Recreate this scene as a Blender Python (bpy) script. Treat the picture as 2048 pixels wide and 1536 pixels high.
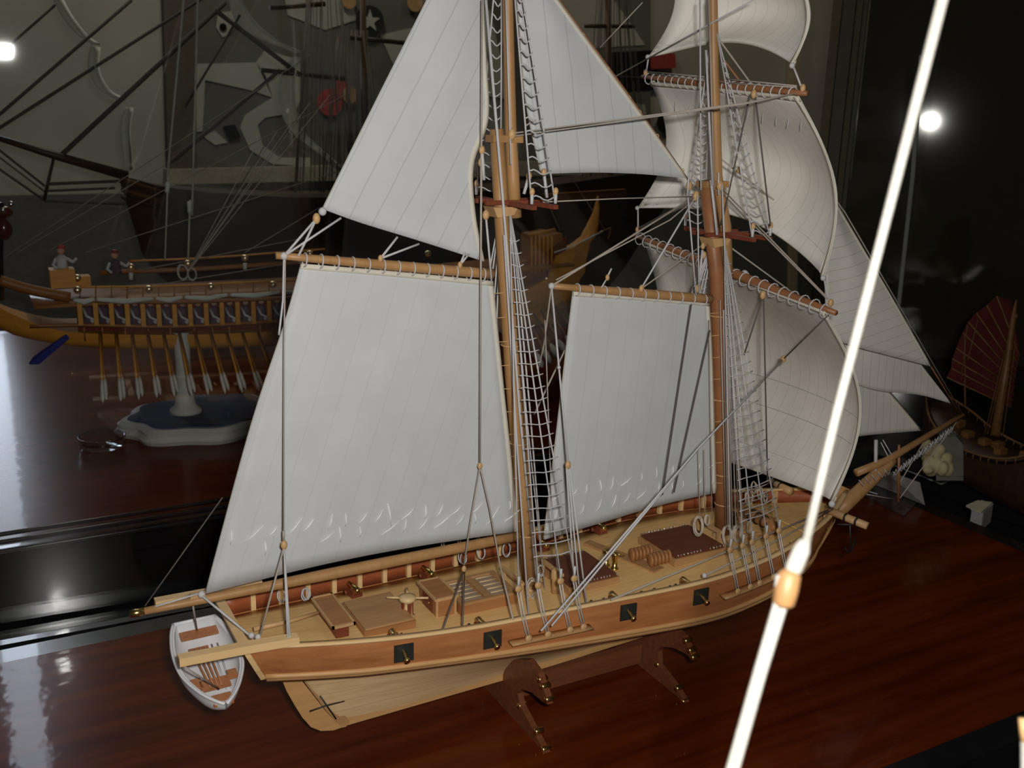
import bpy, math, random
from math import sin, cos, pi, radians, sqrt, atan2
from mathutils import Vector, Matrix
random.seed(7)
for o in list(bpy.data.objects): bpy.data.objects.remove(o)
SC = bpy.context.scene
COL = SC.collection
V = Vector
# ------------------------------------------------------------------ camera
F_PX = 1990.0
PSI, PITCH, RHO = radians(29), radians(15), radians(1.5)
R_ = V((cos(PSI), -sin(PSI), 0)); D_ = V((sin(PSI), cos(PSI), 0)); Z_ = V((0, 0, 1))
FWD = cos(PITCH)*D_ - sin(PITCH)*Z_
UP = sin(PITCH)*D_ + cos(PITCH)*Z_
IX = cos(RHO)*R_ + sin(RHO)*UP
IY = sin(RHO)*R_ - cos(RHO)*UP
CAM = V((-0.457, -0.774, 0.45))
cd = bpy.data.cameras.new('camera'); cam = bpy.data.objects.new('camera', cd); COL.objects.link(cam)
cd.sensor_width = 36; cd.lens = 36*F_PX/2048; cd.clip_start = 0.02; cd.clip_end = 50
cam.matrix_world = Matrix.Translation(CAM) @ Matrix((IX, -IY, -FWD)).transposed().to_4x4()
cd.dof.use_dof = True; cd.dof.focus_distance = 0.98; cd.dof.aperture_fstop = 14.0
SC.camera = cam
def ray(px, py): return FWD + (px-1024)/F_PX*IX + (py-768)/F_PX*IY
# a photograph pixel taken to the real plane the thing lies in
def PX(px, py, X):
    r = ray(px, py); return CAM + r*((X-CAM.x)/r.x)
def PY(px, py, Y=0.0):
    r = ray(px, py); return CAM + r*((Y-CAM.y)/r.y)
def PZ(px, py, Z=0.0):
    r = ray(px, py); return CAM + r*((Z-CAM.z)/r.z)
def PD(px, py, d): return CAM + ray(px, py)*d
# ------------------------------------------------------------------ world, lights, exposure
SC.view_settings.view_transform = 'Standard'; SC.view_settings.look = 'None'
SC.view_settings.gamma = 1.0; SC.view_settings.use_curve_mapping = False
SC.view_settings.exposure = 0.0
W = bpy.data.worlds.new('world'); SC.world = W; W.use_nodes = True
W.node_tree.nodes['Background'].inputs[0].default_value = (0.55, 0.62, 0.75, 1)
W.node_tree.nodes['Background'].inputs[1].default_value = 0.012
def area(name, loc, target, size, power, color, sizey=None):
    l = bpy.data.lights.new(name, 'AREA'); l.energy = power; l.color = color; l.size = size
    if sizey: l.shape = 'RECTANGLE'; l.size_y = sizey
    o = bpy.data.objects.new(name, l); COL.objects.link(o); o.location = loc
    o.rotation_euler = (V(target)-V(loc)).to_track_quat('-Z', 'Y').to_euler(); return o
FL = CAM + 0.035*IX - 0.03*IY - 0.02*FWD
area('camera_flash', FL, V((0.1, 0.1, 0.1)), 0.032, 5.9, (1.0, 0.97, 0.93), 0.022)
area('back_wall_fill', (0.3, 2.2, 2.4), (0.3, 2.9, 0.6), 0.5, 10, (1.0, 0.92, 0.78))  # added fill light, no visible source; brightens the back wall
area('right_side_fill', (2.6, 2.0, 2.3), (3.4, 2.6, 0.3), 0.5, 6, (1.0, 0.86, 0.66))  # added fill light, no visible source; lifts the dark right-hand background
# ------------------------------------------------------------------ materials
MT = {}
def nmat(name):
    m = bpy.data.materials.new(name); m.use_nodes = True
    return m, m.node_tree.nodes, m.node_tree.links, m.node_tree.nodes['Principled BSDF']
def mat(name, c, rough=0.5, metal=0.0, var=0.12, scale=60, bump=0.0, spec=0.5, coat=0.0):
    if name in MT: return MT[name]
    m, n, l, b = nmat(name)
    b.inputs['Roughness'].default_value = rough; b.inputs['Metallic'].default_value = metal
    b.inputs['Specular IOR Level'].default_value = spec
    b.inputs['Coat Weight'].default_value = coat
    tc = n.new('ShaderNodeTexCoord'); no = n.new('ShaderNodeTexNoise'); no.inputs['Scale'].default_value = scale
    no.inputs['Detail'].default_value = 4
    l.new(tc.outputs['Object'], no.inputs['Vector'])
    r = n.new('ShaderNodeValToRGB')
    r.color_ramp.elements[0].position = 0.3; r.color_ramp.elements[1].position = 0.7
    r.color_ramp.elements[0].color = (*[max(0, x*(1-var)) for x in c], 1)
    r.color_ramp.elements[1].color = (*[min(1, x*(1+var)) for x in c], 1)
    l.new(no.outputs['Fac'], r.inputs['Fac']); l.new(r.outputs['Color'], b.inputs['Base Color'])
    if bump:
        bp = n.new('ShaderNodeBump'); bp.inputs['Strength'].default_value = bump; bp.inputs['Distance'].default_value = 0.001
        l.new(no.outputs['Fac'], bp.inputs['Height']); l.new(bp.outputs['Normal'], b.inputs['Normal'])
    MT[name] = m; return m
def wood(name, c1, c2, rough=0.45, sc=(8, 160, 160), bump=0.15, coat=0.0, lines=None, spec=0.4, ripple=0):
    m, n, l, b = nmat(name)
    b.inputs['Roughness'].default_value = rough; b.inputs['Coat Weight'].default_value = coat
    b.inputs['Coat Roughness'].default_value = 0.06; b.inputs['Specular IOR Level'].default_value = spec
    tc = n.new('ShaderNodeTexCoord'); mp = n.new('ShaderNodeMapping'); mp.inputs['Scale'].default_value = sc
    l.new(tc.outputs['Object'], mp.inputs['Vector'])
    no = n.new('ShaderNodeTexNoise'); no.inputs['Scale'].default_value = 1; no.inputs['Detail'].default_value = 6; no.inputs['Roughness'].default_value = 0.65
    l.new(mp.outputs['Vector'], no.inputs['Vector'])
    r = n.new('ShaderNodeValToRGB'); r.color_ramp.elements[0].position = 0.32; r.color_ramp.elements[1].position = 0.68
    r.color_ramp.elements[0].color = (*c1, 1); r.color_ramp.elements[1].color = (*c2, 1)
    l.new(no.outputs['Fac'], r.inputs['Fac']); out = r.outputs['Color']
    if lines:   # fine plank seams: (axis, spacing, width, darkness)
        ax, sp, wd, dk = lines
        sx = n.new('ShaderNodeSeparateXYZ'); l.new(tc.outputs['Object'], sx.inputs[0])
        a = n.new('ShaderNodeMath'); a.operation = 'DIVIDE'; a.inputs[1].default_value = sp; l.new(sx.outputs[ax], a.inputs[0])
        f = n.new('ShaderNodeMath'); f.operation = 'FRACT'; l.new(a.outputs[0], f.inputs[0])
        g = n.new('ShaderNodeMath'); g.operation = 'LESS_THAN'; g.inputs[1].default_value = wd/sp; l.new(f.outputs[0], g.inputs[0])
        mx = n.new('ShaderNodeMix'); mx.data_type = 'RGBA'; mx.blend_type = 'MULTIPLY'
        k = n.new('ShaderNodeMath'); k.operation = 'MULTIPLY'; k.inputs[1].default_value = dk; l.new(g.outputs[0], k.inputs[0])
        l.new(k.outputs[0], mx.inputs['Factor']); l.new(out, mx.inputs[6]); mx.inputs[7].default_value = (0.25, 0.15, 0.08, 1)
        out = mx.outputs[2]
    if ripple:   # slightly wavy varnish
        rn = n.new('ShaderNodeTexNoise'); rn.inputs['Scale'].default_value = 40; rn.inputs['Detail'].default_value = 2; l.new(tc.outputs['Object'], rn.inputs['Vector'])
        rb_ = n.new('ShaderNodeBump'); rb_.inputs['Strength'].default_value = 0.35; rb_.inputs['Distance'].default_value = 0.0006
        l.new(rn.outputs['Fac'], rb_.inputs['Height']); l.new(rb_.outputs['Normal'], b.inputs['Coat Normal'])
    l.new(out, b.inputs['Base Color'])
    if bump:
        bp = n.new('ShaderNodeBump'); bp.inputs['Strength'].default_value = bump; bp.inputs['Distance'].default_value = 0.0005
        l.new(no.outputs['Fac'], bp.inputs['Height']); l.new(bp.outputs['Normal'], b.inputs['Normal'])
    MT[name] = m; return m
def cloth(name, c, seam=0.35, sp=0.02, wd=0.0009):
    """woven cloth; dark seam threads every sp metres of the first UV axis"""
    m, n, l, b = nmat(name)
    b.inputs['Roughness'].default_value = 0.9; b.inputs['Specular IOR Level'].default_value = 0.1
    uv = n.new('ShaderNodeUVMap'); s = n.new('ShaderNodeSeparateXYZ'); l.new(uv.outputs[0], s.inputs[0])
    no2 = n.new('ShaderNodeTexNoise'); no2.inputs['Scale'].default_value = 25; l.new(uv.outputs[0], no2.inputs['Vector'])
    w = n.new('ShaderNodeMath'); w.operation = 'MULTIPLY_ADD'; w.inputs[1].default_value = 0.003; l.new(no2.outputs['Fac'], w.inputs[0]); l.new(s.outputs[0], w.inputs[2])
    a = n.new('ShaderNodeMath'); a.operation = 'DIVIDE'; a.inputs[1].default_value = sp; l.new(w.outputs[0], a.inputs[0])
    f = n.new('ShaderNodeMath'); f.operation = 'FRACT'; l.new(a.outputs[0], f.inputs[0])
    g = n.new('ShaderNodeMath'); g.operation = 'LESS_THAN'; g.inputs[1].default_value = wd/sp; l.new(f.outputs[0], g.inputs[0])
    tc = n.new('ShaderNodeTexCoord')
    nb = n.new('ShaderNodeTexNoise'); nb.inputs['Scale'].default_value = 700; l.new(tc.outputs['Object'], nb.inputs['Vector'])
    nl = n.new('ShaderNodeTexNoise'); nl.inputs['Scale'].default_value = 30; nl.inputs['Detail'].default_value = 3; l.new(tc.outputs['Object'], nl.inputs['Vector'])
    r = n.new('ShaderNodeValToRGB'); r.color_ramp.elements[0].position = 0.3; r.color_ramp.elements[1].position = 0.7
    r.color_ramp.elements[0].color = (*[x*0.93 for x in c], 1); r.color_ramp.elements[1].color = (*c, 1)
    l.new(nl.outputs['Fac'], r.inputs['Fac'])
    mx = n.new('ShaderNodeMix'); mx.data_type = 'RGBA'
    k = n.new('ShaderNodeMath'); k.operation = 'MULTIPLY'; k.inputs[1].default_value = seam; l.new(g.outputs[0], k.inputs[0])
    l.new(k.outputs[0], mx.inputs['Factor']); l.new(r.outputs[0], mx.inputs[6]); mx.inputs[7].default_value = (c[0]*.35, c[1]*.33, c[2]*.3, 1)
    l.new(mx.outputs[2], b.inputs['Base Color'])
    bp = n.new('ShaderNodeBump'); bp.inputs['Strength'].default_value = 0.25; bp.inputs['Distance'].default_value = 0.0004
    l.new(nb.outputs['Fac'], bp.inputs['Height']); l.new(bp.outputs['Normal'], b.inputs['Normal'])
    MT[name] = m; return m
def glass(name, tint=(0.9, 0.95, 0.93), refl=1.0, rough=0.004):
    m = bpy.data.materials.new(name); m.use_nodes = True; n = m.node_tree.nodes; l = m.node_tree.links
    n.remove(n['Principled BSDF']); out = n['Material Output']
    t = n.new('ShaderNodeBsdfTransparent'); t.inputs[0].default_value = (*tint, 1)
    g = n.new('ShaderNodeBsdfGlossy'); g.inputs['Roughness'].default_value = rough
    fr = n.new('ShaderNodeFresnel'); ge = n.new('ShaderNodeNewGeometry')   # same air-to-glass reflectance from both faces of the sheet
    io = n.new('ShaderNodeMath'); io.operation = 'MULTIPLY_ADD'; io.inputs[1].default_value = -0.8333; io.inputs[2].default_value = 1.5
    l.new(ge.outputs['Backfacing'], io.inputs[0]); l.new(io.outputs[0], fr.inputs[0])
    k = n.new('ShaderNodeMath'); k.operation = 'MULTIPLY'; k.inputs[1].default_value = refl; k.use_clamp = True
    mx = n.new('ShaderNodeMixShader'); l.new(fr.outputs[0], k.inputs[0]); l.new(k.outputs[0], mx.inputs[0])
    l.new(t.outputs[0], mx.inputs[1]); l.new(g.outputs[0], mx.inputs[2]); l.new(mx.outputs[0], out.inputs[0])
    MT[name] = m; return m
mat_sail = cloth('sailcloth', (0.575, 0.585, 0.59), seam=0.10)
mat_sail_top = cloth('sailcloth_striped', (0.575, 0.585, 0.59), seam=0.30)
mat_sail_sq = cloth('sailcloth_square', (0.90, 0.87, 0.80), sp=0.014, seam=0.22)
mat_jib = cloth('sailcloth_jib', (0.72, 0.69, 0.62), sp=0.0125, seam=0.35)
mat_hem = mat('hem_cloth', (0.64, 0.60, 0.50), 0.9, var=0.05, spec=0.1)
mat_hull = wood('hull_wood_reddish', (0.38, 0.135, 0.045), (0.51, 0.21, 0.075))
mat_pale = wood('hull_wood_pale', (0.60, 0.40, 0.20), (0.74, 0.53, 0.29), lines=(2, 0.011, 0.0004, 0.5))
mat_wale = wood('wale_wood', (0.38, 0.20, 0.08), (0.50, 0.28, 0.12))
mat_keel = wood('keel_wood', (0.50, 0.27, 0.10), (0.60, 0.34, 0.14))
mat_deck = wood('deck_wood', (0.70, 0.43, 0.16), (0.82, 0.53, 0.22), sc=(12, 220, 220), lines=(1, 0.0062, 0.0003, 0.35))
mat_rail = wood('rail_wood', (0.72, 0.48, 0.22), (0.80, 0.55, 0.27))
mat_redin = wood('bulwark_wood', (0.30, 0.075, 0.025), (0.38, 0.11, 0.04))
mat_spar = wood('spar_wood', (0.35, 0.185, 0.07), (0.46, 0.255, 0.105), sc=(60, 60, 12))
mat_yard = wood('yard_wood', (0.26, 0.105, 0.042), (0.34, 0.145, 0.06), sc=(60, 12, 60))
mat_dark = wood('dark_red_wood', (0.16, 0.035, 0.016), (0.22, 0.055, 0.025))
mat_brown = wood('brown_wood', (0.33, 0.14, 0.045), (0.42, 0.19, 0.07))
mat_hatch = wood('hatch_wood', (0.12, 0.035, 0.017), (0.17, 0.05, 0.025), bump=0.05)
mat_tan = mat('tan_block_wood', (0.56, 0.34, 0.15), 0.5, var=0.1)
mat_tanlight = mat('light_wood', (0.70, 0.50, 0.25), 0.5, var=0.08)
mat_white_rope = mat('white_cord', (0.55, 0.54, 0.54), 0.8, var=0.08, scale=900, bump=0.4)
mat_beige_rope = mat('beige_cord', (0.40, 0.35, 0.30), 0.8, var=0.12, scale=900, bump=0.4)
mat_dark_rope = mat('dark_cord', (0.11, 0.09, 0.08), 0.8, var=0.12, scale=900)
mat_brass = mat('brass', (0.75, 0.55, 0.20), 0.28, 1.0, var=0.05)
mat_black = mat('black_metal', (0.018, 0.02, 0.017), 0.5, 0.0, var=0.2)
mat_pearl = mat('silver_bead', (0.8, 0.8, 0.82), 0.15, 1.0, var=0.02)
mat_whitep = mat('white_paint', (0.75, 0.76, 0.78), 0.5, var=0.04)
mat_seat = mat('seat_wood', (0.42, 0.17, 0.07), 0.6, var=0.15, scale=200)
mat_cradle = wood('cradle_wood', (0.13, 0.042, 0.018), (0.19, 0.065, 0.028), rough=0.35)
mat_mahog = wood('mahogany', (0.056, 0.0075, 0.0017), (0.14, 0.024, 0.0045), rough=0.24, sc=(3.0, 38, 38), bump=0.05, coat=0.26, spec=0.05, ripple=1)
mat_mahog2 = wood('mahogany_dark', (0.06, 0.010, 0.003), (0.11, 0.02, 0.006), rough=0.26, sc=(2.2, 30, 30), bump=0.05, coat=0.14, spec=0.05, ripple=1)
mat_ebony = mat('black_lacquer', (0.012, 0.012, 0.013), 0.22, var=0.1, coat=0.3)
mat_case = mat('black_gloss', (0.006, 0.006, 0.006), 0.12, var=0.1)
mat_wall = mat('grey_plaster', (0.46, 0.44, 0.39), 0.85, var=0.1, scale=3)
mat_pane = glass('case_glass', (0.97, 0.98, 0.97), 1.3, 0.02)
mat_doorglass = glass('door_glass', (0.8, 0.79, 0.75), 1.3, 0.05)
mat_acryl = glass('clear_acrylic', (0.86, 0.87, 0.87), 1.5, 0.02)
mat_gold = wood('galley_wood', (0.50, 0.21, 0.02), (0.68, 0.31, 0.04), sc=(10, 120, 120))
mat_gold2 = wood('galley_wood_dark', (0.22, 0.085, 0.02), (0.32, 0.13, 0.03), sc=(10, 120, 120))
mat_blue = mat('blue_felt', (0.03, 0.06, 0.12), 0.9, var=0.25, scale=12)
mat_bluep = mat('blue_paint', (0.02, 0.03, 0.22), 0.5)
mat_baseW = mat('painted_white_base', (0.55, 0.55, 0.52), 0.6, var=0.05)
mat_purple = mat('rower_cloth', (0.10, 0.06, 0.09), 0.9, var=0.3, scale=150)
mat_lac = mat('dark_red_lacquer', (.07, .012, .010), .2, coat=.5)
mat_grey = mat('pale_grey', (0.5, 0.5, 0.52), 0.8)
mat_skin = mat('painted_skin', (0.5, 0.28, 0.2), 0.7)
mat_redp = mat('red_paint', (0.45, 0.05, 0.04), 0.7)
# ------------------------------------------------------------------ mesh helpers
class MB:
    def __init__(s): s.v = []; s.f = []; s.uv = {}; s.sm = []
    def add(s, vs, fs, smooth=False):
        b = len(s.v); s.v += [tuple(p) for p in vs]
        for f in fs: s.f.append(tuple(b+i for i in f)); s.sm.append(smooth)
        return s
    def tube(s, pts, r, n=6, cap=True):
        pts = [V(p) for p in pts]; k = len(pts)
        rs = r if isinstance(r, (list, tuple)) else [r]*k
        T = []
        for i in range(k):
            a = pts[max(0, i-1)]; b = pts[min(k-1, i+1)]; t = (b-a)
            T.append(t.normalized() if t.length > 1e-9 else V((0, 0, 1)))
        u = T[0].orthogonal().normalized(); vs = []
        for i in range(k):
            u = (u - T[i]*u.dot(T[i]));
            u = u.normalized() if u.length > 1e-6 else T[i].orthogonal().normalized()
            w = T[i].cross(u)
            for j in range(n):
                a = 2*pi*j/n; vs.append(pts[i] + (u*cos(a)+w*sin(a))*rs[i])
        fs = []
        for i in range(k-1):
            for j in range(n):
                fs.append((i*n+j, i*n+(j+1) % n, (i+1)*n+(j+1) % n, (i+1)*n+j))
        if cap: fs.append(tuple(range(n))[::-1]); fs.append(tuple(range((k-1)*n, k*n)))
        return s.add(vs, fs, True)
    def box(s, c, h, R=None):
        c = V(c); vs = []
        for x in (-1, 1):
            for y in (-1, 1):
                for z in (-1, 1):
                    p = V((x*h[0], y*h[1], z*h[2])); vs.append(c + (R @ p if R else p))
        return s.add(vs, [(0, 1, 3, 2), (4, 6, 7, 5), (0, 4, 5, 1), (2, 3, 7, 6), (0, 2, 6, 4), (1, 5, 7, 3)])
    def prism(s, poly, off):
        poly = [V(p) for p in poly]; off = V(off); n = len(poly)
        vs = [p-off*.5 for p in poly]+[p+off*.5 for p in poly]
        fs = [tuple(range(n))[::-1], tuple(range(n, 2*n))]+[(i, (i+1) % n, n+(i+1) % n, n+i) for i in range(n)]
        return s.add(vs, fs)
    def ball(s, c, r, n=8, m=5, sc=(1, 1, 1)):
        c = V(c); vs = []; fs = []
        for i in range(m+1):
            t = pi*i/m
            for j in range(n):
                a = 2*pi*j/n; vs.append(c+V((r*sc[0]*sin(t)*cos(a), r*sc[1]*sin(t)*sin(a), r*sc[2]*cos(t))))
        for i in range(m):
            for j in range(n): fs.append((i*n+j, (i+1)*n+j, (i+1)*n+(j+1) % n, i*n+(j+1) % n))
        return s.add(vs, fs, True)
    def lathe(s, c, prof, ax=(0, 0, 1), n=14):
        ax = V(ax).normalized(); u = ax.orthogonal().normalized(); w = ax.cross(u); c = V(c)
        vs = []; fs = []; k = len(prof)
        for r, h in prof:
            for j in range(n):
                a = 2*pi*j/n; vs.append(c+ax*h+(u*cos(a)+w*sin(a))*r)
        for i in range(k-1):
            for j in range(n): fs.append((i*n+j, i*n+(j+1) % n, (i+1)*n+(j+1) % n, (i+1)*n+j))
        fs.append(tuple(range(n))[::-1]); fs.append(tuple(range((k-1)*n, k*n)))
        return s.add(vs, fs, True)
    def torus(s, c, R, r, ax=(0, 1, 0), n=16, m=5, sc=(1, 1)):
        ax = V(ax).normalized(); u = ax.orthogonal().normalized()
        if abs(ax.z) < .99: u = V((0, 0, 1)).cross(ax).normalized()
        w = ax.cross(u)
        pts = [V(c)+u*R*sc[0]*cos(2*pi*i/n)+w*R*sc[1]*sin(2*pi*i/n) for i in range(n+1)]
        return s.tube(pts, r, m, False)
    def grid(s, P, thick=0.0, uv=None, n_off=None):
        """P[i][j] points -> sheet; thickness adds a back face and rim"""
        a = len(P); b = len(P[0]); base = len(s.v)
        fl = [V(p) for row in P for p in row]
        def idx(i, j): return i*b+j
        fs = [(idx(i, j), idx(i+1, j), idx(i+1, j+1), idx(i, j+1)) for i in range(a-1) for j in range(b-1)]
        if thick:
            N = []
            for i in range(a):
                for j in range(b):
                    du = fl[idx(min(a-1, i+1), j)]-fl[idx(max(0, i-1), j)]; dv = fl[idx(i, min(b-1, j+1))]-fl[idx(i, max(0, j-1))]
                    q = du.cross(dv); N.append(q.normalized() if q.length > 1e-12 else V((0, 1, 0)))
            m = a*b
            back = [fl[i]-N[i]*thick for i in range(m)]
            f2 = [tuple(m+q for q in f[::-1]) for f in fs]
            rim = [idx(i, 0) for i in range(a)]+[idx(a-1, j) for j in range(1, b)]+[idx(i, b-1) for i in range(a-2, -1, -1)]+[idx(0, j) for j in range(b-2, 0, -1)]
            f3 = [(rim[i], m+rim[i], m+rim[(i+1) % len(rim)], rim[(i+1) % len(rim)]) for i in range(len(rim))]
            s.add(fl+back, fs+f2+f3, True)
        else: s.add(fl, fs, True)
        if uv:
            for i in range(a):
                for j in range(b):
                    s.uv[base+idx(i, j)] = uv[i][j]
                    if thick: s.uv[base+a*b+idx(i, j)] = uv[i][j]
        return s
    def mesh(s, name, m):
        me = bpy.data.meshes.new(name); me.from_pydata(s.v, [], s.f); me.materials.append(m)
        me.polygons.foreach_set('use_smooth', s.sm)
        if s.uv:
            L = me.uv_layers.new(name='UVMap')
            for lp in me.loops: L.data[lp.index].uv = s.uv.get(lp.vertex_index, (0, 0))
        me.update(); return me
def worldloc(p):
    t = V((0, 0, 0))
    while p is not None: t = t+p.location; p = p.parent
    return t
def put(name, me, parent=None, loc=None, rot=None, scale=None):
    """loc is a world position"""
    o = bpy.data.objects.new(name, me); COL.objects.link(o)
    if parent is not None: o.parent = parent
    o.location = (V(loc) if loc is not None else V((0, 0, 0))) - worldloc(parent)
    if rot is not None: o.rotation_euler = rot
    if scale is not None: o.scale = scale
    return o
def ob(name, mb, m, parent=None): return put(name, mb.mesh(name, m), parent)
def tag(o, label=None, cat=None, group=None, kind=None):
    if label: o['label'] = label
    if cat: o['category'] = cat
    if group: o['group'] = group
    if kind: o['kind'] = kind
    return o
def empty(name, loc, label, cat, group=None):
    o = bpy.data.objects.new(name, None); COL.objects.link(o); o.location = loc; o.empty_display_size = 0.01
    return tag(o, label, cat, group)
def struct(name, mb, m): return tag(ob(name, mb, m), kind='structure')
def bez(pts, n):
    """smooth polyline through pts (Catmull-Rom)"""
    pts = [V(p) for p in pts]; k = len(pts); out = []
    for i in range(n+1):
        t = i/n*(k-1); a = min(int(t), k-2); f = t-a
        p0 = pts[max(0, a-1)]; p1 = pts[a]; p2 = pts[a+1]; p3 = pts[min(k-1, a+2)]
        if a == 0: p0 = p1*2-p2
        if a == k-2: p3 = p2*2-p1
        out.append(.5*((2*p1)+(p2-p0)*f+(2*p0-5*p1+4*p2-p3)*f*f+(3*p1-p0-3*p2+p3)*f**3))
    return out
def itp(x, xs, ys):
    if x <= xs[0]: return ys[0]
    for i in range(len(xs)-1):
        if x <= xs[i+1]:
            t = (x-xs[i])/(xs[i+1]-xs[i]); return ys[i]+(ys[i+1]-ys[i])*t
    return ys[-1]
def sitp(x, xs, ys):
    n = len(xs)
    if x <= xs[0]: return ys[0]
    if x >= xs[-1]: return ys[-1]
    i = max(k for k in range(n-1) if xs[k] <= x)
    h = xs[i+1]-xs[i]; t = (x-xs[i])/h
    def sl(k):
        if k == 0: return (ys[1]-ys[0])/(xs[1]-xs[0])
        if k == n-1: return (ys[-1]-ys[-2])/(xs[-1]-xs[-2])
        return (ys[k+1]-ys[k-1])/(xs[k+1]-xs[k-1])
    return (2*t**3-3*t*t+1)*ys[i]+(t**3-2*t*t+t)*h*sl(i)+(-2*t**3+3*t*t)*ys[i+1]+(t**3-t*t)*h*sl(i+1)
TZ = -0.122   # table top
# ================================================================== ROOM
def plane_box(a, b):  # axis box from corner to corner
    a = V(a); b = V(b); return MB().box((a+b)/2, ((b-a)/2)[:])
struct('floor', plane_box((-3.2, -2.6, -0.96), (4.2, 4.2, -0.90)), mat('dark_floor', (0.03, 0.022, 0.018), 0.5))
struct('wall_back', plane_box((-3.2, 3.4, -0.9), (4.2, 3.5, 2.5)), mat_wall)
struct('wall_right', plane_box((4.2, -2.6, -0.9), (4.3, 3.5, 2.5)), mat('dim_brown_wall', (0.14, 0.12, 0.09), 0.8))
struct('wall_left', plane_box((-3.3, -2.6, -0.9), (-3.2, 3.5, 2.5)), mat_wall)
struct('wall_front', plane_box((-3.3, -2.7, -0.9), (4.3, -2.6, 2.5)), mat_wall)
struct('ceiling', plane_box((-3.3, -2.7, 2.5), (4.3, 3.5, 2.6)), mat_wall)
def emit(name, c, s):
    m = bpy.data.materials.new(name); m.use_nodes = True; n = m.node_tree.nodes
    b = n['Principled BSDF']; b.inputs['Base Color'].default_value = (*c, 1)
    b.inputs['Emission Color'].default_value = (*c, 1); b.inputs['Emission Strength'].default_value = s; return m
xr = PY(0, 330, 3.39).x-.05; xl = xr-0.13
w = tag(bpy.data.objects.new('window_1', None), kind='structure'); COL.objects.link(w); w.location = ((xl+xr)/2, 3.38, 1.2)
w1 = MB()
for (a, b) in (((xl-.05, 3.35, .15), (xl, 3.40, 2.3)), ((xr, 3.35, .15), (xr+.03, 3.40, 2.3)), ((xl, 3.35, .1), (xr, 3.40, .15)), ((xl, 3.35, 2.3), (xr, 3.40, 2.35)), ((xl, 3.355, 1.15), (xr, 3.395, 1.18))):
    w1.box((V(a)+V(b))/2, ((V(b)-V(a))/2)[:])
ob('window_frame', w1, mat_whitep, w)
ob('pane', plane_box((xl, 3.385, .15), (xr, 3.392, 2.3)), emit('daylight', (0.78, 0.85, 1.0), 9.0), w)
# ---- display tables
def table(name, x0, x1, y0, y1, top, mtop, label, edge=0.03, under=0.75):
    t = empty(name, ((x0+x1)/2, (y0+y1)/2, -0.9), label, 'table')
    ob('tabletop', plane_box((x0+edge, y0+edge, top-0.03), (x1-edge, y1-edge, top)), mtop, t)
    e = MB()
    for a, b in (((x0, y0), (x1, y0+edge)), ((x0, y1-edge), (x1, y1)), ((x0, y0+edge), (x0+edge, y1-edge)), ((x1-edge, y0+edge), (x1, y1-edge))):
        e.box(((a[0]+b[0])/2, (a[1]+b[1])/2, top-0.017), ((b[0]-a[0])/2, (b[1]-a[1])/2, 0.0165))
    tag(ob('edge_moulding', e, mat_ebony, t), 'black lacquered edge moulding')
    ob('skirt', plane_box((x0+.05, y0+.05, -0.9), (x1-.05, y1-.05, top-0.034)), mat_ebony, t)
    return t
table('display_table', -1.3, 0.835, -0.275, 0.335, TZ, mat_mahog, 'mahogany display table with black edge under the two-masted model ship', edge=0.03)
t2 = table('display_table', -2.3, 1.06, 0.62, 2.1, TZ-0.002, mat_mahog2, 'dark mahogany display table with black edge under the galley model', edge=0.035)
b_ = MB()
for yy, zz in ((0.617, TZ-0.006), (0.632, TZ+0.004), (0.66, TZ+0.004)):
    b_.tube([(-2.3, yy, zz), (1.06, yy, zz)], 0.0035, 8)
tag(ob('beading', b_, mat_ebony, t2), 'thin rounded beading along the table edge')
table('display_table', 1.08, 2.6, -0.9, 1.1, TZ-0.05, mat_case, 'glossy black display table under the junk model and the shell stand', edge=0.03)
# glass back pane of the front case
g = empty('glass_partition', (0, 0.350, TZ-0.03), 'upright clear glass pane standing behind the mahogany table', 'glass pane')
ob('pane', plane_box((-1.3, 0.350, TZ-0.03), (0.86, 0.354, 1.15)), mat_pane, g)
ob('sill', plane_box((-1.3, 0.338, TZ-0.05), (0.86, 0.3495, TZ-0.004)), mat_ebony, g)
g.rotation_euler = (radians(1.6), 0, radians(-2.0))
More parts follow.
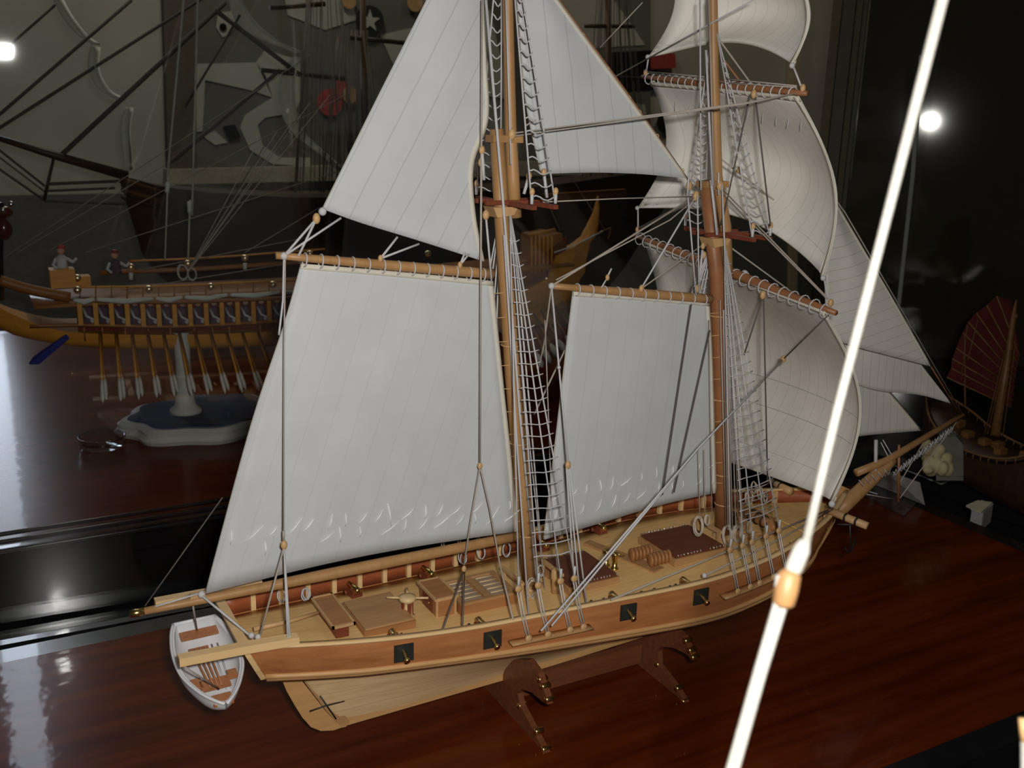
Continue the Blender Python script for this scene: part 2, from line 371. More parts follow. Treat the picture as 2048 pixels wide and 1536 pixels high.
# ================================================================== MODEL SCHOONER
SHIP = empty('model_schooner', (0, 0, -0.09), 'large wooden two-masted model ship with white sails, resting on a brown cradle', 'model ship')
def zrail(X): return sitp(X, [-.3,-.25,-.2,-.15,-.1,-.05,0,.1,.2,.25,.3,.36,.43],[.035,.030,.0255,.022,.020,.0192,.019,.0205,.025,.0275,.030,.032,.036])
def yrail(X): return sitp(X, [-.292,-.253,-.196,-.153,-.093,.0115,.074,.132,.176,.231,.277,.337,.387,.425],[.049,.0575,.067,.0725,.0785,.0855,.092,.098,.098,.091,.079,.0555,.0285,.004])
def zdeck(X): return zrail(X)-0.0175
X0, X1 = -.292, .425
def section(X):
    """half section from rail to keel: list of (y, z)"""
    zr = zrail(X); yr = yrail(X)
    zw = sitp(X, [-.29, -.2, -.1, 0, .1, .2, .33, .42], [-.004, -.009, -.014, -.02, -.024, -.026, -.020, -.002])  # wale underside
    kz = sitp(X, [-.29, -.255, -.24, -.2, 0, .2, .3, .37, .41, .425], [.0, -.02, -.05, -.085, -.084, -.078, -.072, -.055, -.015, .01])
    full = sitp(X, [-.29, -.22, -.12, 0, .12, .22, .33, .425], [.10, .14, .42, .78, .86, .72, .40, .3])
    yw = yr*sitp(X, [-.29, -.15, 0, .2, .33, .42], [.80, .90, .95, .90, .80, .5])
    pts = [(yr, zr), (yr*0.995, zr-.010), (yr*.45+yw*.55+.0012, (zr-.010)*.45+zw*.55), (yw, zw)]
    d = zw-kz
    for t, k in ((.08, .97), (.22, .86), (.40, .66), (.58, .42), (.76, .22), (.92, .07)):
        # blend between a full bilge and a thin deadwood
        thin = max(.0035/yw, 1-min(1, t*4.2)) if yw > .004 else 1
        y = yw*(k*full+thin*(1-full)); pts.append((max(y, .003), zw-d*t))
    pts.append((.0028, kz))
    return pts
NX = 56
XS = [X0+(X1-X0)*i/NX for i in range(NX+1)]
def rake(X, z):  # stern and stem rake
    r = 0
    if X < -.2: r += (-.2-X)/.092*max(0, zrail(X)-z)*0.45
    if X > .33: r -= (X-.33)/.095*max(0, zrail(X)-z)*0.55
    return r
hull = empty_h = None
upper = MB(); lower = MB()
for sgn in (-1, 1):
    U = []; Lw = []
    for X in XS:
        s_ = section(X)
        U.append([V((X+rake(X, z), sgn*y, z)) for y, z in s_[:4]])
        Lw.append([V((X+rake(X, z), sgn*y, z)) for y, z in s_[3:]])
    if sgn > 0: U = [r[::-1] for r in U]; Lw = [r[::-1] for r in Lw]
    upper.grid(U, 0); lower.grid(Lw, 0)
# transom
s0 = section(X0)[:4]
tr = [V((X0+rake(X0, z), -y, z)) for y, z in s0]+[V((X0+rake(X0, z), y, z)) for y, z in s0[::-1]]
hull = ob('hull', lower, mat_pale, SHIP); tag(hull, 'pale planked lower hull')
tag(ob('bulwark', upper, mat_hull, SHIP), 'reddish planked upper hull side')
ob('transom', MB().prism([p+V((-.002, 0, 0)) for p in tr], (.005, 0, 0)), mat_rail, SHIP)
# wales (raised strakes)
for sgn in (-1, 1):
    for k, (f, h, m_) in enumerate(((0.0, .0026, mat_wale), (0.15, .0026, mat_keel))):
        P = []
        for X in XS:
            s_ = section(X); (y2, z2), (y3, z3) = s_[2], s_[3]
            y = y3+(y2-y3)*f*1.6; z = z3+(z2-z3)*f*1.6
            P.append(V((X+rake(X, z), sgn*(y+.0012), z+.001)))
        ob('wale', MB().tube(P, h, 6), m_, SHIP)
# deck
dk = []
for X in XS:
    y = max(yrail(X)-.0075, .002); z = zdeck(X); dk.append([V((X+rake(X, z), -y+2*y*j/8, z+.002*(1-(j/4-1)**2))) for j in range(9)])
ob('deck', MB().grid(dk, .002), mat_deck, SHIP)
# inner bulwark lining + cap rail
for sgn in (-1, 1):
    P = [[V((X+rake(X, z), sgn*(yrail(X)-.0035), z)) for z in (zdeck(X)-.001, zrail(X)-.0005)] for X in XS[:-1]]
    tag(ob('bulwark_lining', MB().grid(P, .0008), mat_redin, SHIP), 'dark red inner bulwark')
    P = [[V((X, sgn*(yrail(X)+.0015), zrail(X)+.001)), V((X, sgn*max(0.001, yrail(X)-.0055), zrail(X)+.001))] for X in XS]
    ob('cap_rail', MB().grid(P if sgn < 0 else [r[::-1] for r in P], .0018), mat_rail, SHIP)
ob('taffrail', MB().box((X0-.001, 0, zrail(X0)+.0006), (.004, yrail(X0)+.002, .0014)), mat_rail, SHIP)
# stanchions
st = MB().box((0, 0, 0), (.0022, .0022, .0080)).mesh('stanchion', mat_rail)
i = 0; X = -.262
while X < .36:
    for sgn in (-1, 1):
        put('stanchion', st, SHIP, (X, sgn*(yrail(X)-.0065), zdeck(X)+.0088))
    X += .0268
# keel, sternpost, stem, rudder
kl = [PY(680, 1451), PY(1007, 1358), PY(1283, 1268)]
kb = bez([V((-.199, 0, -.0945)), V((-.1, 0, -.093)), V((0, 0, -.0915)), V((.14, 0, -.086)), V((.25, 0, -.079)), V((.31, 0, -.073)), V((.37, 0, -.052)), V((.40, 0, -.02)), V((.418, 0, .012)), V((.43, 0, .036))], 40)
off = []
for i, p in enumerate(kb):
    a = kb[max(0, i-1)]; b = kb[min(len(kb)-1, i+1)]; t = (b-a).normalized(); nrm = V((-t.z, 0, t.x)); off.append(p+nrm*.010)
km = MB()
for i in range(len(kb)-1):
    km.prism([kb[i], kb[i+1], off[i+1], off[i]], (0, .0052, 0))
ob('keel', km, mat_keel, SHIP)
sp = [PY(600, 1352), PY(618, 1352), PY(692, 1432), PY(697, 1440), PY(690, 1450), PY(682, 1452), PY(650, 1418)]
ob('sternpost', MB().prism(sp, (0, .0062, 0)), mat_wale, SHIP)
rd = ob('rudder', MB().prism([PY(*q) for q in ((562, 1356), (600, 1356), (650, 1420), (682, 1452), (664, 1458), (640, 1459), (620, 1451), (603, 1432), (588, 1408), (572, 1380))], (0, .0052, 0)), mat_keel, SHIP)
ob('gudgeon', MB().tube([PY(619, 1423, -.004), PY(650, 1412, -.0045), PY(689, 1402, -.005)], .0008, 5).tube([PY(640, 1392, -.004), PY(672, 1438, -.004)], .0008, 5), mat_black, rd)
for q in ((560, 1370), (800, 1400), (905, 1350)): pass
# gun ports and cannons
portm = MB().prism([(-.0085, 0, -.008), (.0085, 0, -.008), (.0085, 0, .008), (-.0085, 0, .008)], (0, .0012, 0)).mesh('gun_port', mat_black)
gunm = MB().lathe((0, 0, 0), [(.0021, -.004), (.0019, .003), (.0017, .008), (.0024, .009), (.0023, .0115), (.0012, .0116)], (0, -1, -.28), 10).mesh('cannon', mat_brass)
carm = MB().box((0, 0, .002), (.0055, .008, .002)).box((0, .004, .005), (.0045, .004, .002)).lathe((.006, -.005, .0016), [(.0026, -.001), (.0026, .001)], (1, 0, 0), 8).lathe((-.006, -.005, .0016), [(.0026, -.001), (.0026, .001)], (1, 0, 0), 8).mesh('gun_carriage', mat_dark)
barm = MB().lathe((0, 0, 0), [(.0016, -.011), (.003, -.010), (.0028, 0), (.0022, .010)], (0, -1, 0), 10).mesh('gun_barrel', mat_brass)
GX = [PY(*q, -.08).x for q in ((815, 1299), (985, 1278), (1243, 1225), (1376, 1191))]
for X in GX:
    for sgn in (-1, 1):
        y = yrail(X); z = zrail(X)-.0135
        dx = .01; a = atan2(yrail(X+dx)-yrail(X-dx), 2*dx)
        rz = (-a if sgn < 0 else pi+a)
        p = put('gun_port', portm, SHIP, (X, sgn*(y+.0012), z), (0, 0, rz))
        put('cannon', gunm, p, (X, sgn*(y+.0018), z+.001))
        c_ = put('gun_carriage', carm, SHIP, (X, sgn*(y-.019), zdeck(X)+.0015), (0, 0, rz))
        put('gun_barrel', barm, c_, (X, sgn*(y-.019), zdeck(X)+.009))
# davits / stern knees
for sgn in (-1, 1):
    zz = zrail(-.28)+.004
    P = [V((-.345, sgn*.052, zz+.001)), V((-.30, sgn*.053, zz)), V((-.252, sgn*.056, zz-.001))]
    m_ = MB()
    for i in range(2):
        a, b = P[i], P[i+1]; m_.prism([a+V((0, .0045, 0)), b+V((0, .0045, 0)), b-V((0, .0045, 0)), a-V((0, .0045, 0))], (0, 0, .0068))
    ob('davit', m_, mat_rail, SHIP)
# dark fairleads near rail
cl = MB().box((0, 0, .012), (.0030, .0010, .0008)).box((.0012, 0, .0138), (.0008, .0008, .0016)).tube([(0, 0, 0), (0, 0, .012)], .0009, 5).mesh('cleat', mat_black)
for q in ((782, 1266), (800, 1265), (943, 1248), (963, 1244), (1194, 1203), (1220, 1199), (1292, 1183), (1318, 1178), (1345, 1170), (1355, 1167)):
    P = PZ(*q, .022); put('cleat', cl, SHIP, (P.x, -(yrail(P.x)-.011), zdeck(P.x)+.0008), (0, 0, random.uniform(-.5, .5)))
# ------------------------------------------------------------------ deck fittings
def dz(X): return zdeck(X)+.0018
def on(px, py, dz_=0):
    z = .006
    for _ in range(6):
        P = PZ(px, py, z+dz_); z = dz(P.x)
    return V((P.x, P.y, z))
# stern bench
def slab(parent, name, x0, x1, y0, y1, z0, z1, m_):
    return ob(name, plane_box((x0, y0, z0), (x1, y1, z1)), m_, parent)
def part_empty(name, loc, parent, label=None):
    o = bpy.data.objects.new(name, None); COL.objects.link(o); o.empty_display_size = .01
    o.parent = parent; o.location = V(loc)-worldloc(parent)
    if label: o['label'] = label
    return o
B0 = on(690, 1262); B1 = on(655, 1195, .014)
x = -.204; z = dz(x)
bn = slab(SHIP, 'deck_bench', x-.006, x+.006, -.026, .026, z, z+.0115, mat_dark)
slab(bn, 'seat', x-.0095, x+.0095, -.030, .030, z+.0118, z+.0135, mat_brown)
fr = MB()
for a, b in (((x-.0105, -.031), (x-.0085, .031)), ((x+.0085, -.031), (x+.0105, .031)), ((x-.0105, -.031), (x+.0105, -.029)), ((x-.0105, .029), (x+.0105, .031))):
    fr.box(((a[0]+b[0])/2, (a[1]+b[1])/2, z+.0133), (abs(b[0]-a[0])/2, abs(b[1]-a[1])/2, .0012))
ob('seat_frame', fr, mat_tan, bn)
# low hatch behind
x = -.163; z = dz(x)
ht = slab(SHIP, 'hatch', x-.023, x+.026, -.031, .029, z-.001, z+.006, mat_brown)
slab(ht, 'hatch_cover', x-.0215, x+.0245, -.0295, .0275, z+.0062, z+.0078, mat_wale)
# tiller
ob('tiller', MB().tube([V((-.275, -.004, .024)), V((-.245, 0, .022)), V((-.215, .006, .021))], [.0022, .002, .0014], 8), mat_tan, SHIP)
# capstan
c = on(815, 1234)
cp = part_empty('capstan', c, SHIP)
ob('drum', MB().lathe(c, [(.0070, 0), (.0070, .0015), (.0045, .002), (.0038, .014), (.0052, .0165), (.0078, .0175), (.0078, .0205), (.004, .0218)], n=16), mat_tanlight, cp)
ob('whelp', MB().box(c+V((0, 0, .009)), (.0052, .0016, .0062)).box(c+V((0, 0, .009)), (.0016, .0052, .0062)), mat_dark, cp)
for a in (-.45, 2.65, 1.2):
    d = V((cos(a), sin(a), 0)); ob('capstan_bar', MB().tube([c+d*.007+V((0, 0, .0192)), c+d*.019+V((0, 0, .0192))], .0011, 6), mat_tanlight, cp)
# companionway
x = -.103; z = dz(x)
cw = slab(SHIP, 'companionway', x-.009, x+.010, -.020, .018, z-.001, z+.0175, mat_brown)
slab(cw, 'roof', x-.0105, x+.0115, -.0215, .0195, z+.0178, z+.0190, mat_brown)
slab(cw, 'door', x-.0098, x-.0092, -.012, .010, z+.001, z+.0155, mat_dark)
m_ = MB()
for yy in (-.0215, .0195): m_.box((x+.0005, yy, z+.0184), (.011, .001, .0013))
for xx in (x-.0105, x+.0115): m_.box((xx, -.001, z+.0184), (.001, .0205, .0013))
for xx in (x-.0088, x+.0098): m_.box((xx, -.0203, z+.009), (.0009, .0009, .009))
ob('edge_trim', m_, mat_tan, cw)
for yy in (-.006, .004): ob('knob', MB().ball((x-.0103, yy, z+.009), .001, 6, 4), mat_brass, cw)
# skylight
x0_, x1_ = -.090, -.030; z = dz(-.06); y0_, y1_ = -.026, .024
sk = part_empty('skylight', (-.06, 0, z), SHIP)
slab(sk, 'coaming', x0_, x1_, y0_, y1_, z-.001, z+.010, mat_brown)
m_ = MB()
for yy in (y0_+.0015, y1_-.0015): m_.box(((x0_+x1_)/2, yy, z+.0112), ((x1_-x0_)/2, .0018, .0012))
for xx in (x0_+.003, (x0_+x1_)/2, x1_-.003): m_.box((xx, (y0_+y1_)/2, z+.0112), (.003, (y1_-y0_)/2-.003, .0012))
ob('frame', m_, mat_wale, sk)
for k in range(2):
    xa = x0_+.007+k*.0285
    slab(sk, 'pane', xa, xa+.018, y0_+.004, y1_-.004, z+.0101, z+.0106, mat('skylight_glass', (0.36, 0.28, 0.22), 0.2))
    for j in range(5):
        yy = y0_+.009+j*.008; ob('bar', MB().tube([(xa, yy, z+.012), (xa+.018, yy, z+.012)], .0007, 5), mat_tanlight, sk)
# bead studded dark hatches
def beadhatch(x0, x1, y0, y1, lab):
    z = dz((x0+x1)/2); h = slab(SHIP, 'hatch', x0, x1, y0, y1, z-.002, z+.007, mat_wale)
    slab(h, 'hatch_cover', x0+.002, x1-.002, y0+.002, y1-.002, z+.0072, z+.0098, mat_hatch); h['label'] = lab
    bm = MB().ball((0, 0, 0), .0011, 8, 5).mesh('bead', mat_pearl)
    n = 15
    for yy in (y0-.0002, y1+.0002):
        for k in range(n):
            if random.random() < .12: continue
            put('bead', bm, h, (x0+.004+(x1-x0-.008)*k/(n-1)+random.uniform(-.0006, .0006), yy+(.001 if yy < 0 else -.001), z+.0101))
H1 = on(1235, 1165); H2 = on(1440, 1105)
beadhatch(.022, .082, -.034, .030, 'dark hatch with silver beads by the main mast')
beadhatch(.150, .218, -.034, .030, 'dark hatch with silver beads by the fore mast')
# brass pumps
for q in ((1212, 1132), (1229, 1138)):
    c = on(*q); pp = ob('pump', MB().lathe(c, [(.0042, 0), (.0042, .0015), (.0026, .002), (.0026, .015), (.0034, .0155), (.0034, .0175), (.001, .018)], n=12), mat_brass, SHIP)
    ob('pump_handle', MB().tube([c+V((0, 0, .017)), c+V((.009, -.004, .0145))], .0008, 5), mat_brass, pp)
# plank with two rows of round slatted rolls
m_ = MB().prism([(.098, .058, dz(.1)+.001), (.108, .061, dz(.1)+.001), (.140, -.030, dz(.1)+.001), (.124, -.034, dz(.1)+.001)], (0, 0, .003))
rk = ob('rack', m_, mat_wale, SHIP)
cyl = MB().lathe((0, 0, 0), [(.0055, 0), (.007, .0009), (.007, .0022), (.0055, .0031)], (1, .0, 0), 16).mesh('roll', mat_brown)
for row in range(2):
    for k in range(6):
        put('roll', cyl, rk, (.117+.0046*k+row*.010, -.002-row*.019, dz(.12)+.0085), (0, 0, -.25))
# windlass near the bow
wl = part_empty('windlass', (.292, 0, dz(.29)), SHIP)
z = dz(.29)
for yy in (-.022, .022): ob('post', MB().box((.292, yy, z+.008), (.006, .0025, .009)), mat_wale, wl)
ob('barrel', MB().lathe((.292, -.03, z+.009), [(.003, 0), (.0055, .003), (.006, .03), (.0055, .057), (.003, .06)], (0, 1, 0), 10), mat_brown, wl)
for k in range(5): ob('hoop', MB().torus((.292, -.02+.01*k, z+.009), .0068, .0008, (0, 1, 0), 12, 4), mat_black, wl)
bf = part_empty('bow_grating', (.25, 0, dz(.25)), SHIP)
for k in range(5): ob('slat', MB().box((.262+.0, -.020+.010*k, dz(.26)+.004), (.014, .0022, .0012)), mat_tan, bf)
for k in range(3): ob('cross_slat', MB().box((.250+.012*k, 0, dz(.26)+.0022), (.0018, .026, .0008)), mat_wale, bf)
tag(ob('galley_chimney', MB().lathe((.262, .010, dz(.26)+.005), [(.004, 0), (.004, .010), (.0055, .011), (.0055, .014), (.002, .015)], n=10), mat_black, SHIP))
# triangular fore deck
ob('forecastle_deck', MB().prism([(.318, -.045, dz(.33)+.0035), (.318, .045, dz(.33)+.0035), (.395, .008, dz(.38)+.0045), (.395, -.008, dz(.38)+.0045)], (0, 0, .0015)), mat_deck, SHIP)
# ------------------------------------------------------------------ masts and spars
def mx_main(z): return itp(z, [0, .221, .378, .435, .543, .66], [0, -.027, -.044, -.049, -.055, -.062])
def mx_fore(z): return itp(z, [.017, .196, .347, .391, .559, .66], [.243, .22, .198, .182, .162, .150])
MAIN = part_empty('main_mast', (0, 0, 0), SHIP); FORE = part_empty('fore_mast', (.243, 0, .016), SHIP)
ob('lower_mast', MB().tube([(mx_main(z), 0, z) for z in (-.004, .1, .22, .3, .37, .44)], [.0082, .0082, .0078, .0072, .0066, .006], 14), mat_spar, MAIN)
ob('topmast', MB().tube([(mx_main(z)+.0135, 0, z) for z in (.365, .40, .44, .55, .68)], [.0058, .0058, .0052, .0045, .0035], 12), mat_spar, MAIN)
ob('lower_mast', MB().tube([(mx_fore(z), 0, z) for z in (.010, .1, .2, .3, .395)], [.0085, .0085, .0082, .0075, .0066], 14), mat_yard, FORE)
ob('topmast', MB().tube([(mx_fore(z)+.014, 0, z) for z in (.30, .35, .40)]+[(mx_fore(z)+.012, 0, z) for z in (.5, .60, .68)], [.0056, .0058, .0052, .0048, .004, .0035], 12), mat_spar, FORE)
def cap(par, x, z, m_): ob('mast_cap', MB().box((x+.007, 0, z), (.0145, .0075, .003)), m_, par)
cap(MAIN, mx_main(.432), .432, mat_spar); cap(FORE, mx_fore(.388), .392, mat_spar)
for par, zz, fx in ((MAIN, .378, mx_main), (FORE, .343, mx_fore)):
    x = fx(zz)
    tp = ob('top_platform', MB().prism([(x-.014, -.012, zz), (x+.006, -.047, zz), (x+.030, -.050, zz+.001), (x+.034, -.012, zz), (x+.034, .012, zz), (x+.030, .050, zz+.001), (x+.006, .047, zz), (x-.014, .012, zz)], (0, 0, .0028)) if False else
            MB().box((x+.004, 0, zz), (.0024, .052, .0018)).box((x+.026, 0, zz), (.0024, .050, .0018)).box((x+.008, -.010, zz+.001), (.028, .0022, .0018)).box((x+.008, .010, zz+.001), (.028, .0022, .0018)), mat_dark, par)
    tp['label'] = 'dark red crosstrees'
    ob('bibb', MB().prism([(x-.012, 0, zz-.003), (x+.012, 0, zz-.003), (x+.008, 0, zz-.010), (x-.008, 0, zz-.012)], (0, .020, 0)), mat_tan, par)
# mast bands
for par, fx, zs, r in ((MAIN, mx_main, (.06, .155, .25), .0088), (FORE, mx_fore, (.05, .085, .17, .26), .0091)):
    for z in zs: ob('mast_hoop', MB().torus((fx(z), 0, z), r, .0008, (0, 0, 1), 16, 5), mat_tan, par)
# fife rails and mast coats
for par, x in ((MAIN, 0.0), (FORE, .243)):
    z = dz(x); ob('mast_coat', MB().lathe((x, 0, z-.001), [(.013, 0), (.0125, .002), (.0095, .0045)], n=16), mat_tan, par)
    for sx in (-.022, .022):
        m_ = MB()
        for sy in (-.017, .017): m_.box((x+sx, sy, z+.007), (.0018, .0018, .008))
        m_.box((x+sx, 0, z+.0155), (.0022, .021, .0014)); ob('fife_rail', m_, mat_tan, SHIP)
# boom, gaffs
def spar(name, a, b, r0, r1, m_, par, rm=None):
    a = V(a); b = V(b); k = 9
    pts = [a+(b-a)*i/k for i in range(k+1)]
    rs = [(r0+(r1-r0)*i/k) if rm is None else (r0+(rm-r0)*min(1, 2*i/k) if i <= k/2 else rm+(r1-rm)*(2*i/k-1)) for i in range(k+1)]
    return ob(name, MB().tube(pts, rs, 10), m_, par)
BO0, BO1 = PY(262, 1228, -.004), PY(1036, 1072, -.004)
boom = spar('boom', BO0, BO1, .0030, .0048, mat_spar, SHIP, .0055)
ob('boom_tip', MB().lathe(BO0, [(.0032, -.001), (.0033, .010)], (BO1-BO0), 10), mat_brass, boom)
ob('boom_saddle', MB().box(PY(395, 1192, -.004), (.006, .002, .003)), mat_tan, boom)
G0, G1 = PY(552, 511, -.006), PY(985, 548, -.006)
gaffm = spar('gaff', G0, G1, .0028, .0046, mat_spar, SHIP, .0042); gaffm['label'] = 'main gaff at the head of the rear sail'
g0, g1 = PY(1102, 572, -.006), PY(1422, 598, -.006)
gafff = spar('gaff', g0, g1, .0028, .0046, mat_spar, SHIP, .0044); gafff['label'] = 'fore gaff at the head of the middle sail'
# yards
def Mf(px, py, X): return PX(px, py, X)
YL0, YL1 = Mf(1268, 470, .228), Mf(1672, 626, .228)
YU0, YU1 = Mf(1285, 153, .195), Mf(1614, 187, .195)
yl = spar('lower_yard', YL0, YL1, .0026, .0026, mat_yard, SHIP, .0056); yu = spar('upper_yard', YU0, YU1, .0022, .0022, mat_yard, SHIP, .0046)
# bowsprit
BS0 = PY(1697, 1003); BS1 = PY(1772, 932); BS2 = PY(1926, 830)
bs = ob('bowsprit', MB().tube([BS0+(BS0-BS1)*.35, BS0, (BS0+BS1)/2, BS1, BS1+(BS1-BS0).normalized()*.012], [.0085, .0088, .0082, .0068, .0066], 12), mat_spar, SHIP)
ob('jib_boom', MB().tube([BS1+V((-.05, 0, -.001)), BS1+V((0, 0, .007)), BS2], [.0048, .0046, .0030], 10), mat_spar, bs)
ds = ob('dolphin_striker', MB().tube([PY(1798, 890), PY(1797, 1003)], [.0016, .0022], 6), mat_redp if False else mat_yard, bs)
# catheads with anchor
for sgn in (-1, 1):
    a = V((.365, sgn*.026, .034)); b = V((.370, sgn*.066, .032))
    if sgn < 0: a = PZ(1655, 1020, .036); b = PZ(1735, 1052, .034)
    ct = ob('cathead', MB().tube([a, a.lerp(b, .5), b], [.0048, .0046, .0044], 8), mat_tan, SHIP)
    for t in (.45, .72): ob('band', MB().tube([a.lerp(b, t), a.lerp(b, t+.05)], .0051, 8), mat_black, ct)
A0 = PZ(1700, 1042, .030)
an = MB().tube([A0+V((0, 0, .0)), A0+V((.004, -.002, -.034))], .0011, 6)
an.tube([A0+V((-.012, -.008, -.026)), A0+V((-.004, -.006, -.034)), A0+V((.004, -.002, -.036)), A0+V((.012, .002, -.033)), A0+V((.018, .004, -.024))], [.0006, .0013, .0014, .0013, .0006], 6)
an.tube([A0+V((-.012, .006, -.004)), A0+V((.013, -.008, -.004))], .001, 6)
ob('anchor', an, mat_black, SHIP)
# ------------------------------------------------------------------ sails
def lerp(a, b, t): return a+(b-a)*t
def coons(T, B, L, R, nu, nv):
    """boundary polylines sampled: T,B left->right, L,R top->bottom"""
    T = bez(T, nu); B = bez(B, nu); L = bez(L, nv); R = bez(R, nv); P = []
    for i in range(nu+1):
        u = i/nu; row = []
        for j in range(nv+1):
            v = j/nv
            p = T[i]*(1-v)+B[i]*v+L[j]*(1-u)+R[j]*u-(T[0]*(1-u)*(1-v)+T[-1]*u*(1-v)+B[0]*(1-u)*v+B[-1]*u*v)
            row.append(p)
        P.append(row)
    return P
def sail(name, T, B, L, R, m_, label, bulge=(0, 0, 0), nu=22, nv=28, uvf=None, hemw=.0045, hems='TBLR', thick=.0007, par=SHIP, ripple=.0006):
    P = coons(T, B, L, R, nu, nv); bl = V(bulge)
    for i in range(nu+1):
        for j in range(nv+1):
            u = i/nu; v = j/nv; P[i][j] = P[i][j]+bl*(sin(pi*u)*sin(pi*v)) + bl.normalized()*(ripple*sin(9*u+5*v)*sin(pi*u)*sin(pi*v)) if bl.length > 0 else P[i][j]
    UV = [[(uvf(P[i][j]) if uvf else ((P[i][j]-P[0][0]).length, v_)) for j, v_ in enumerate([k/nv for k in range(nv+1)])] for i in range(nu+1)]
    o = ob(name, MB().grid(P, thick, UV), m_, par); o['label'] = label
    # hems: slightly proud strips on both faces
    def edge(k):
        if k == 'T': return [P[i][0] for i in range(nu+1)], [P[i][1] for i in range(nu+1)]
        if k == 'B': return [P[i][nv] for i in range(nu+1)], [P[i][nv-1] for i in range(nu+1)]
        if k == 'L': return [P[0][j] for j in range(nv+1)], [P[1][j] for j in range(nv+1)]
        return [P[nu][j] for j in range(nv+1)], [P[nu-1][j] for j in range(nv+1)]
    for k in hems:
        A, Bq = edge(k); rows = []
        for a, b in zip(A, Bq):
            d = b-a
            if d.length < 1e-6: d = (P[nu//2][nv//2]-a)
            rows.append((a, a+d.normalized()*hemw))
        N = None; c = P[nu//2][nv//2]
        nn = (P[nu//2+1][nv//2]-P[nu//2-1][nv//2]).cross(P[nu//2][nv//2+1]-P[nu//2][nv//2-1]).normalized()
        m2 = MB()
        m2.grid([[a+nn*.0005, b+nn*.0005] for a, b in rows], 0.0018)
        ob('hem', m2, mat_hem, o)
    return o, P
Yq = lambda pts, Y=0.0: [PY(x, y, Y) for x, y in pts]
ys = -.004
PM0 = PY(603, 527, ys)
def seamdir(a, b):   # seams run parallel to a->b in the XZ plane
    d = (b-a).normalized(); n_ = V((d.z, 0, -d.x)); return lambda p: ((p-a).dot(n_), p.z)
mainsail, PM = sail('mainsail', Yq([(603, 527), (790, 543), (985, 562)], ys), Yq([(411, 1187), (640, 1130), (830, 1093), (1036, 1062)], ys),
    Yq([(603, 527), (568, 650), (500, 858), (411, 1187)], ys), Yq([(985, 562), (1003, 740), (1020, 900), (1036, 1062)], ys), mat_sail,
    'large four-sided rear sail laced to the main mast', (0, -.004, 0), uvf=seamdir(PY(603, 527), PY(411, 1187)))
foresail, PF = sail('foresail', Yq([(1147, 583), (1280, 592), (1418, 604)], ys), Yq([(1088, 1079), (1200, 1046), (1320, 1010), (1432, 985)], ys),
    Yq([(1147, 583), (1133, 700), (1112, 880), (1088, 1079)], ys), Yq([(1418, 604), (1424, 720), (1428, 850), (1432, 985)], ys), mat_sail,
    'four-sided middle sail between the masts', (0, -.004, 0), uvf=seamdir(PY(1147, 583), PY(1088, 1079)))
gafftop, PG = sail('gaff_topsail', Yq([(956, -205), (962, -210), (967, -215)], ys), Yq([(645, 418), (720, 445), (840, 482), (968, 523)], ys),
    Yq([(956, -205), (853, 0), (745, 215), (645, 418)], ys), Yq([(967, -215), (966, 0), (972, 130), (975, 240), (946, 330), (950, 430), (968, 523)], ys), mat_sail_top,
    'tall triangular sail above the rear sail', (0, -.004, 0), uvf=seamdir(PY(853, 0), PY(645, 418)), nv=40)
stays, PS = sail('staysail', Yq([(1020, -110), (1030, -110), (1040, -105)], -.002), Yq([(1083, 348), (1180, 345), (1280, 348), (1374, 357)], -.002),
    Yq([(1020, -110), (1036, 20), (1052, 200), (1083, 348)], -.002), Yq([(1040, -105), (1115, 0), (1250, 185), (1374, 357)], -.002), mat_sail_top,
    'triangular sail hung between the two mast tops', (0, -.003, 0), uvf=seamdir(PY(1035, 0), PY(1075, 330)))
jib1, _ = sail('jib', Yq([(1636, 350), (1638, 350), (1640, 350)], -.008), Yq([(1655, 675), (1715, 695), (1780, 712), (1862, 733)], -.008),
    Yq([(1636, 350), (1640, 450), (1650, 540), (1655, 675)], -.008), Yq([(1640, 350), (1690, 437), (1780, 590), (1862, 733)], -.008), mat_jib,
    'uppermost triangular jib in front of the fore mast', (0, -.006, 0), uvf=seamdir(PY(1700, 455), PY(1610, 480)))
jib2, _ = sail('jib', Yq([(1640, 480), (1646, 480), (1652, 480)], .012), Yq([(1700, 765), (1760, 782), (1840, 790), (1902, 807)], .012),
    Yq([(1640, 480), (1660, 580), (1690, 680), (1700, 765)], .012), Yq([(1652, 480), (1745, 600), (1830, 715), (1902, 807)], .012), mat_jib,
    'middle triangular jib partly behind the uppermost jib', (0, -.004, 0), uvf=seamdir(PY(1500, 600), PY(1505, 900)))
jib3, _ = sail('jib', Yq([(1640, 640), (1646, 640), (1652, 640)], .024), Yq([(1650, 885), (1720, 872), (1780, 866), (1842, 861)], .024),
    Yq([(1640, 640), (1640, 720), (1645, 800), (1650, 885)], .024), Yq([(1652, 640), (1712, 718), (1780, 788), (1842, 861)], .024), mat_jib,
    'lowest triangular jib behind the square fore sail', (0, -.003, 0), uvf=seamdir(PY(1500, 600), PY(1505, 900)))
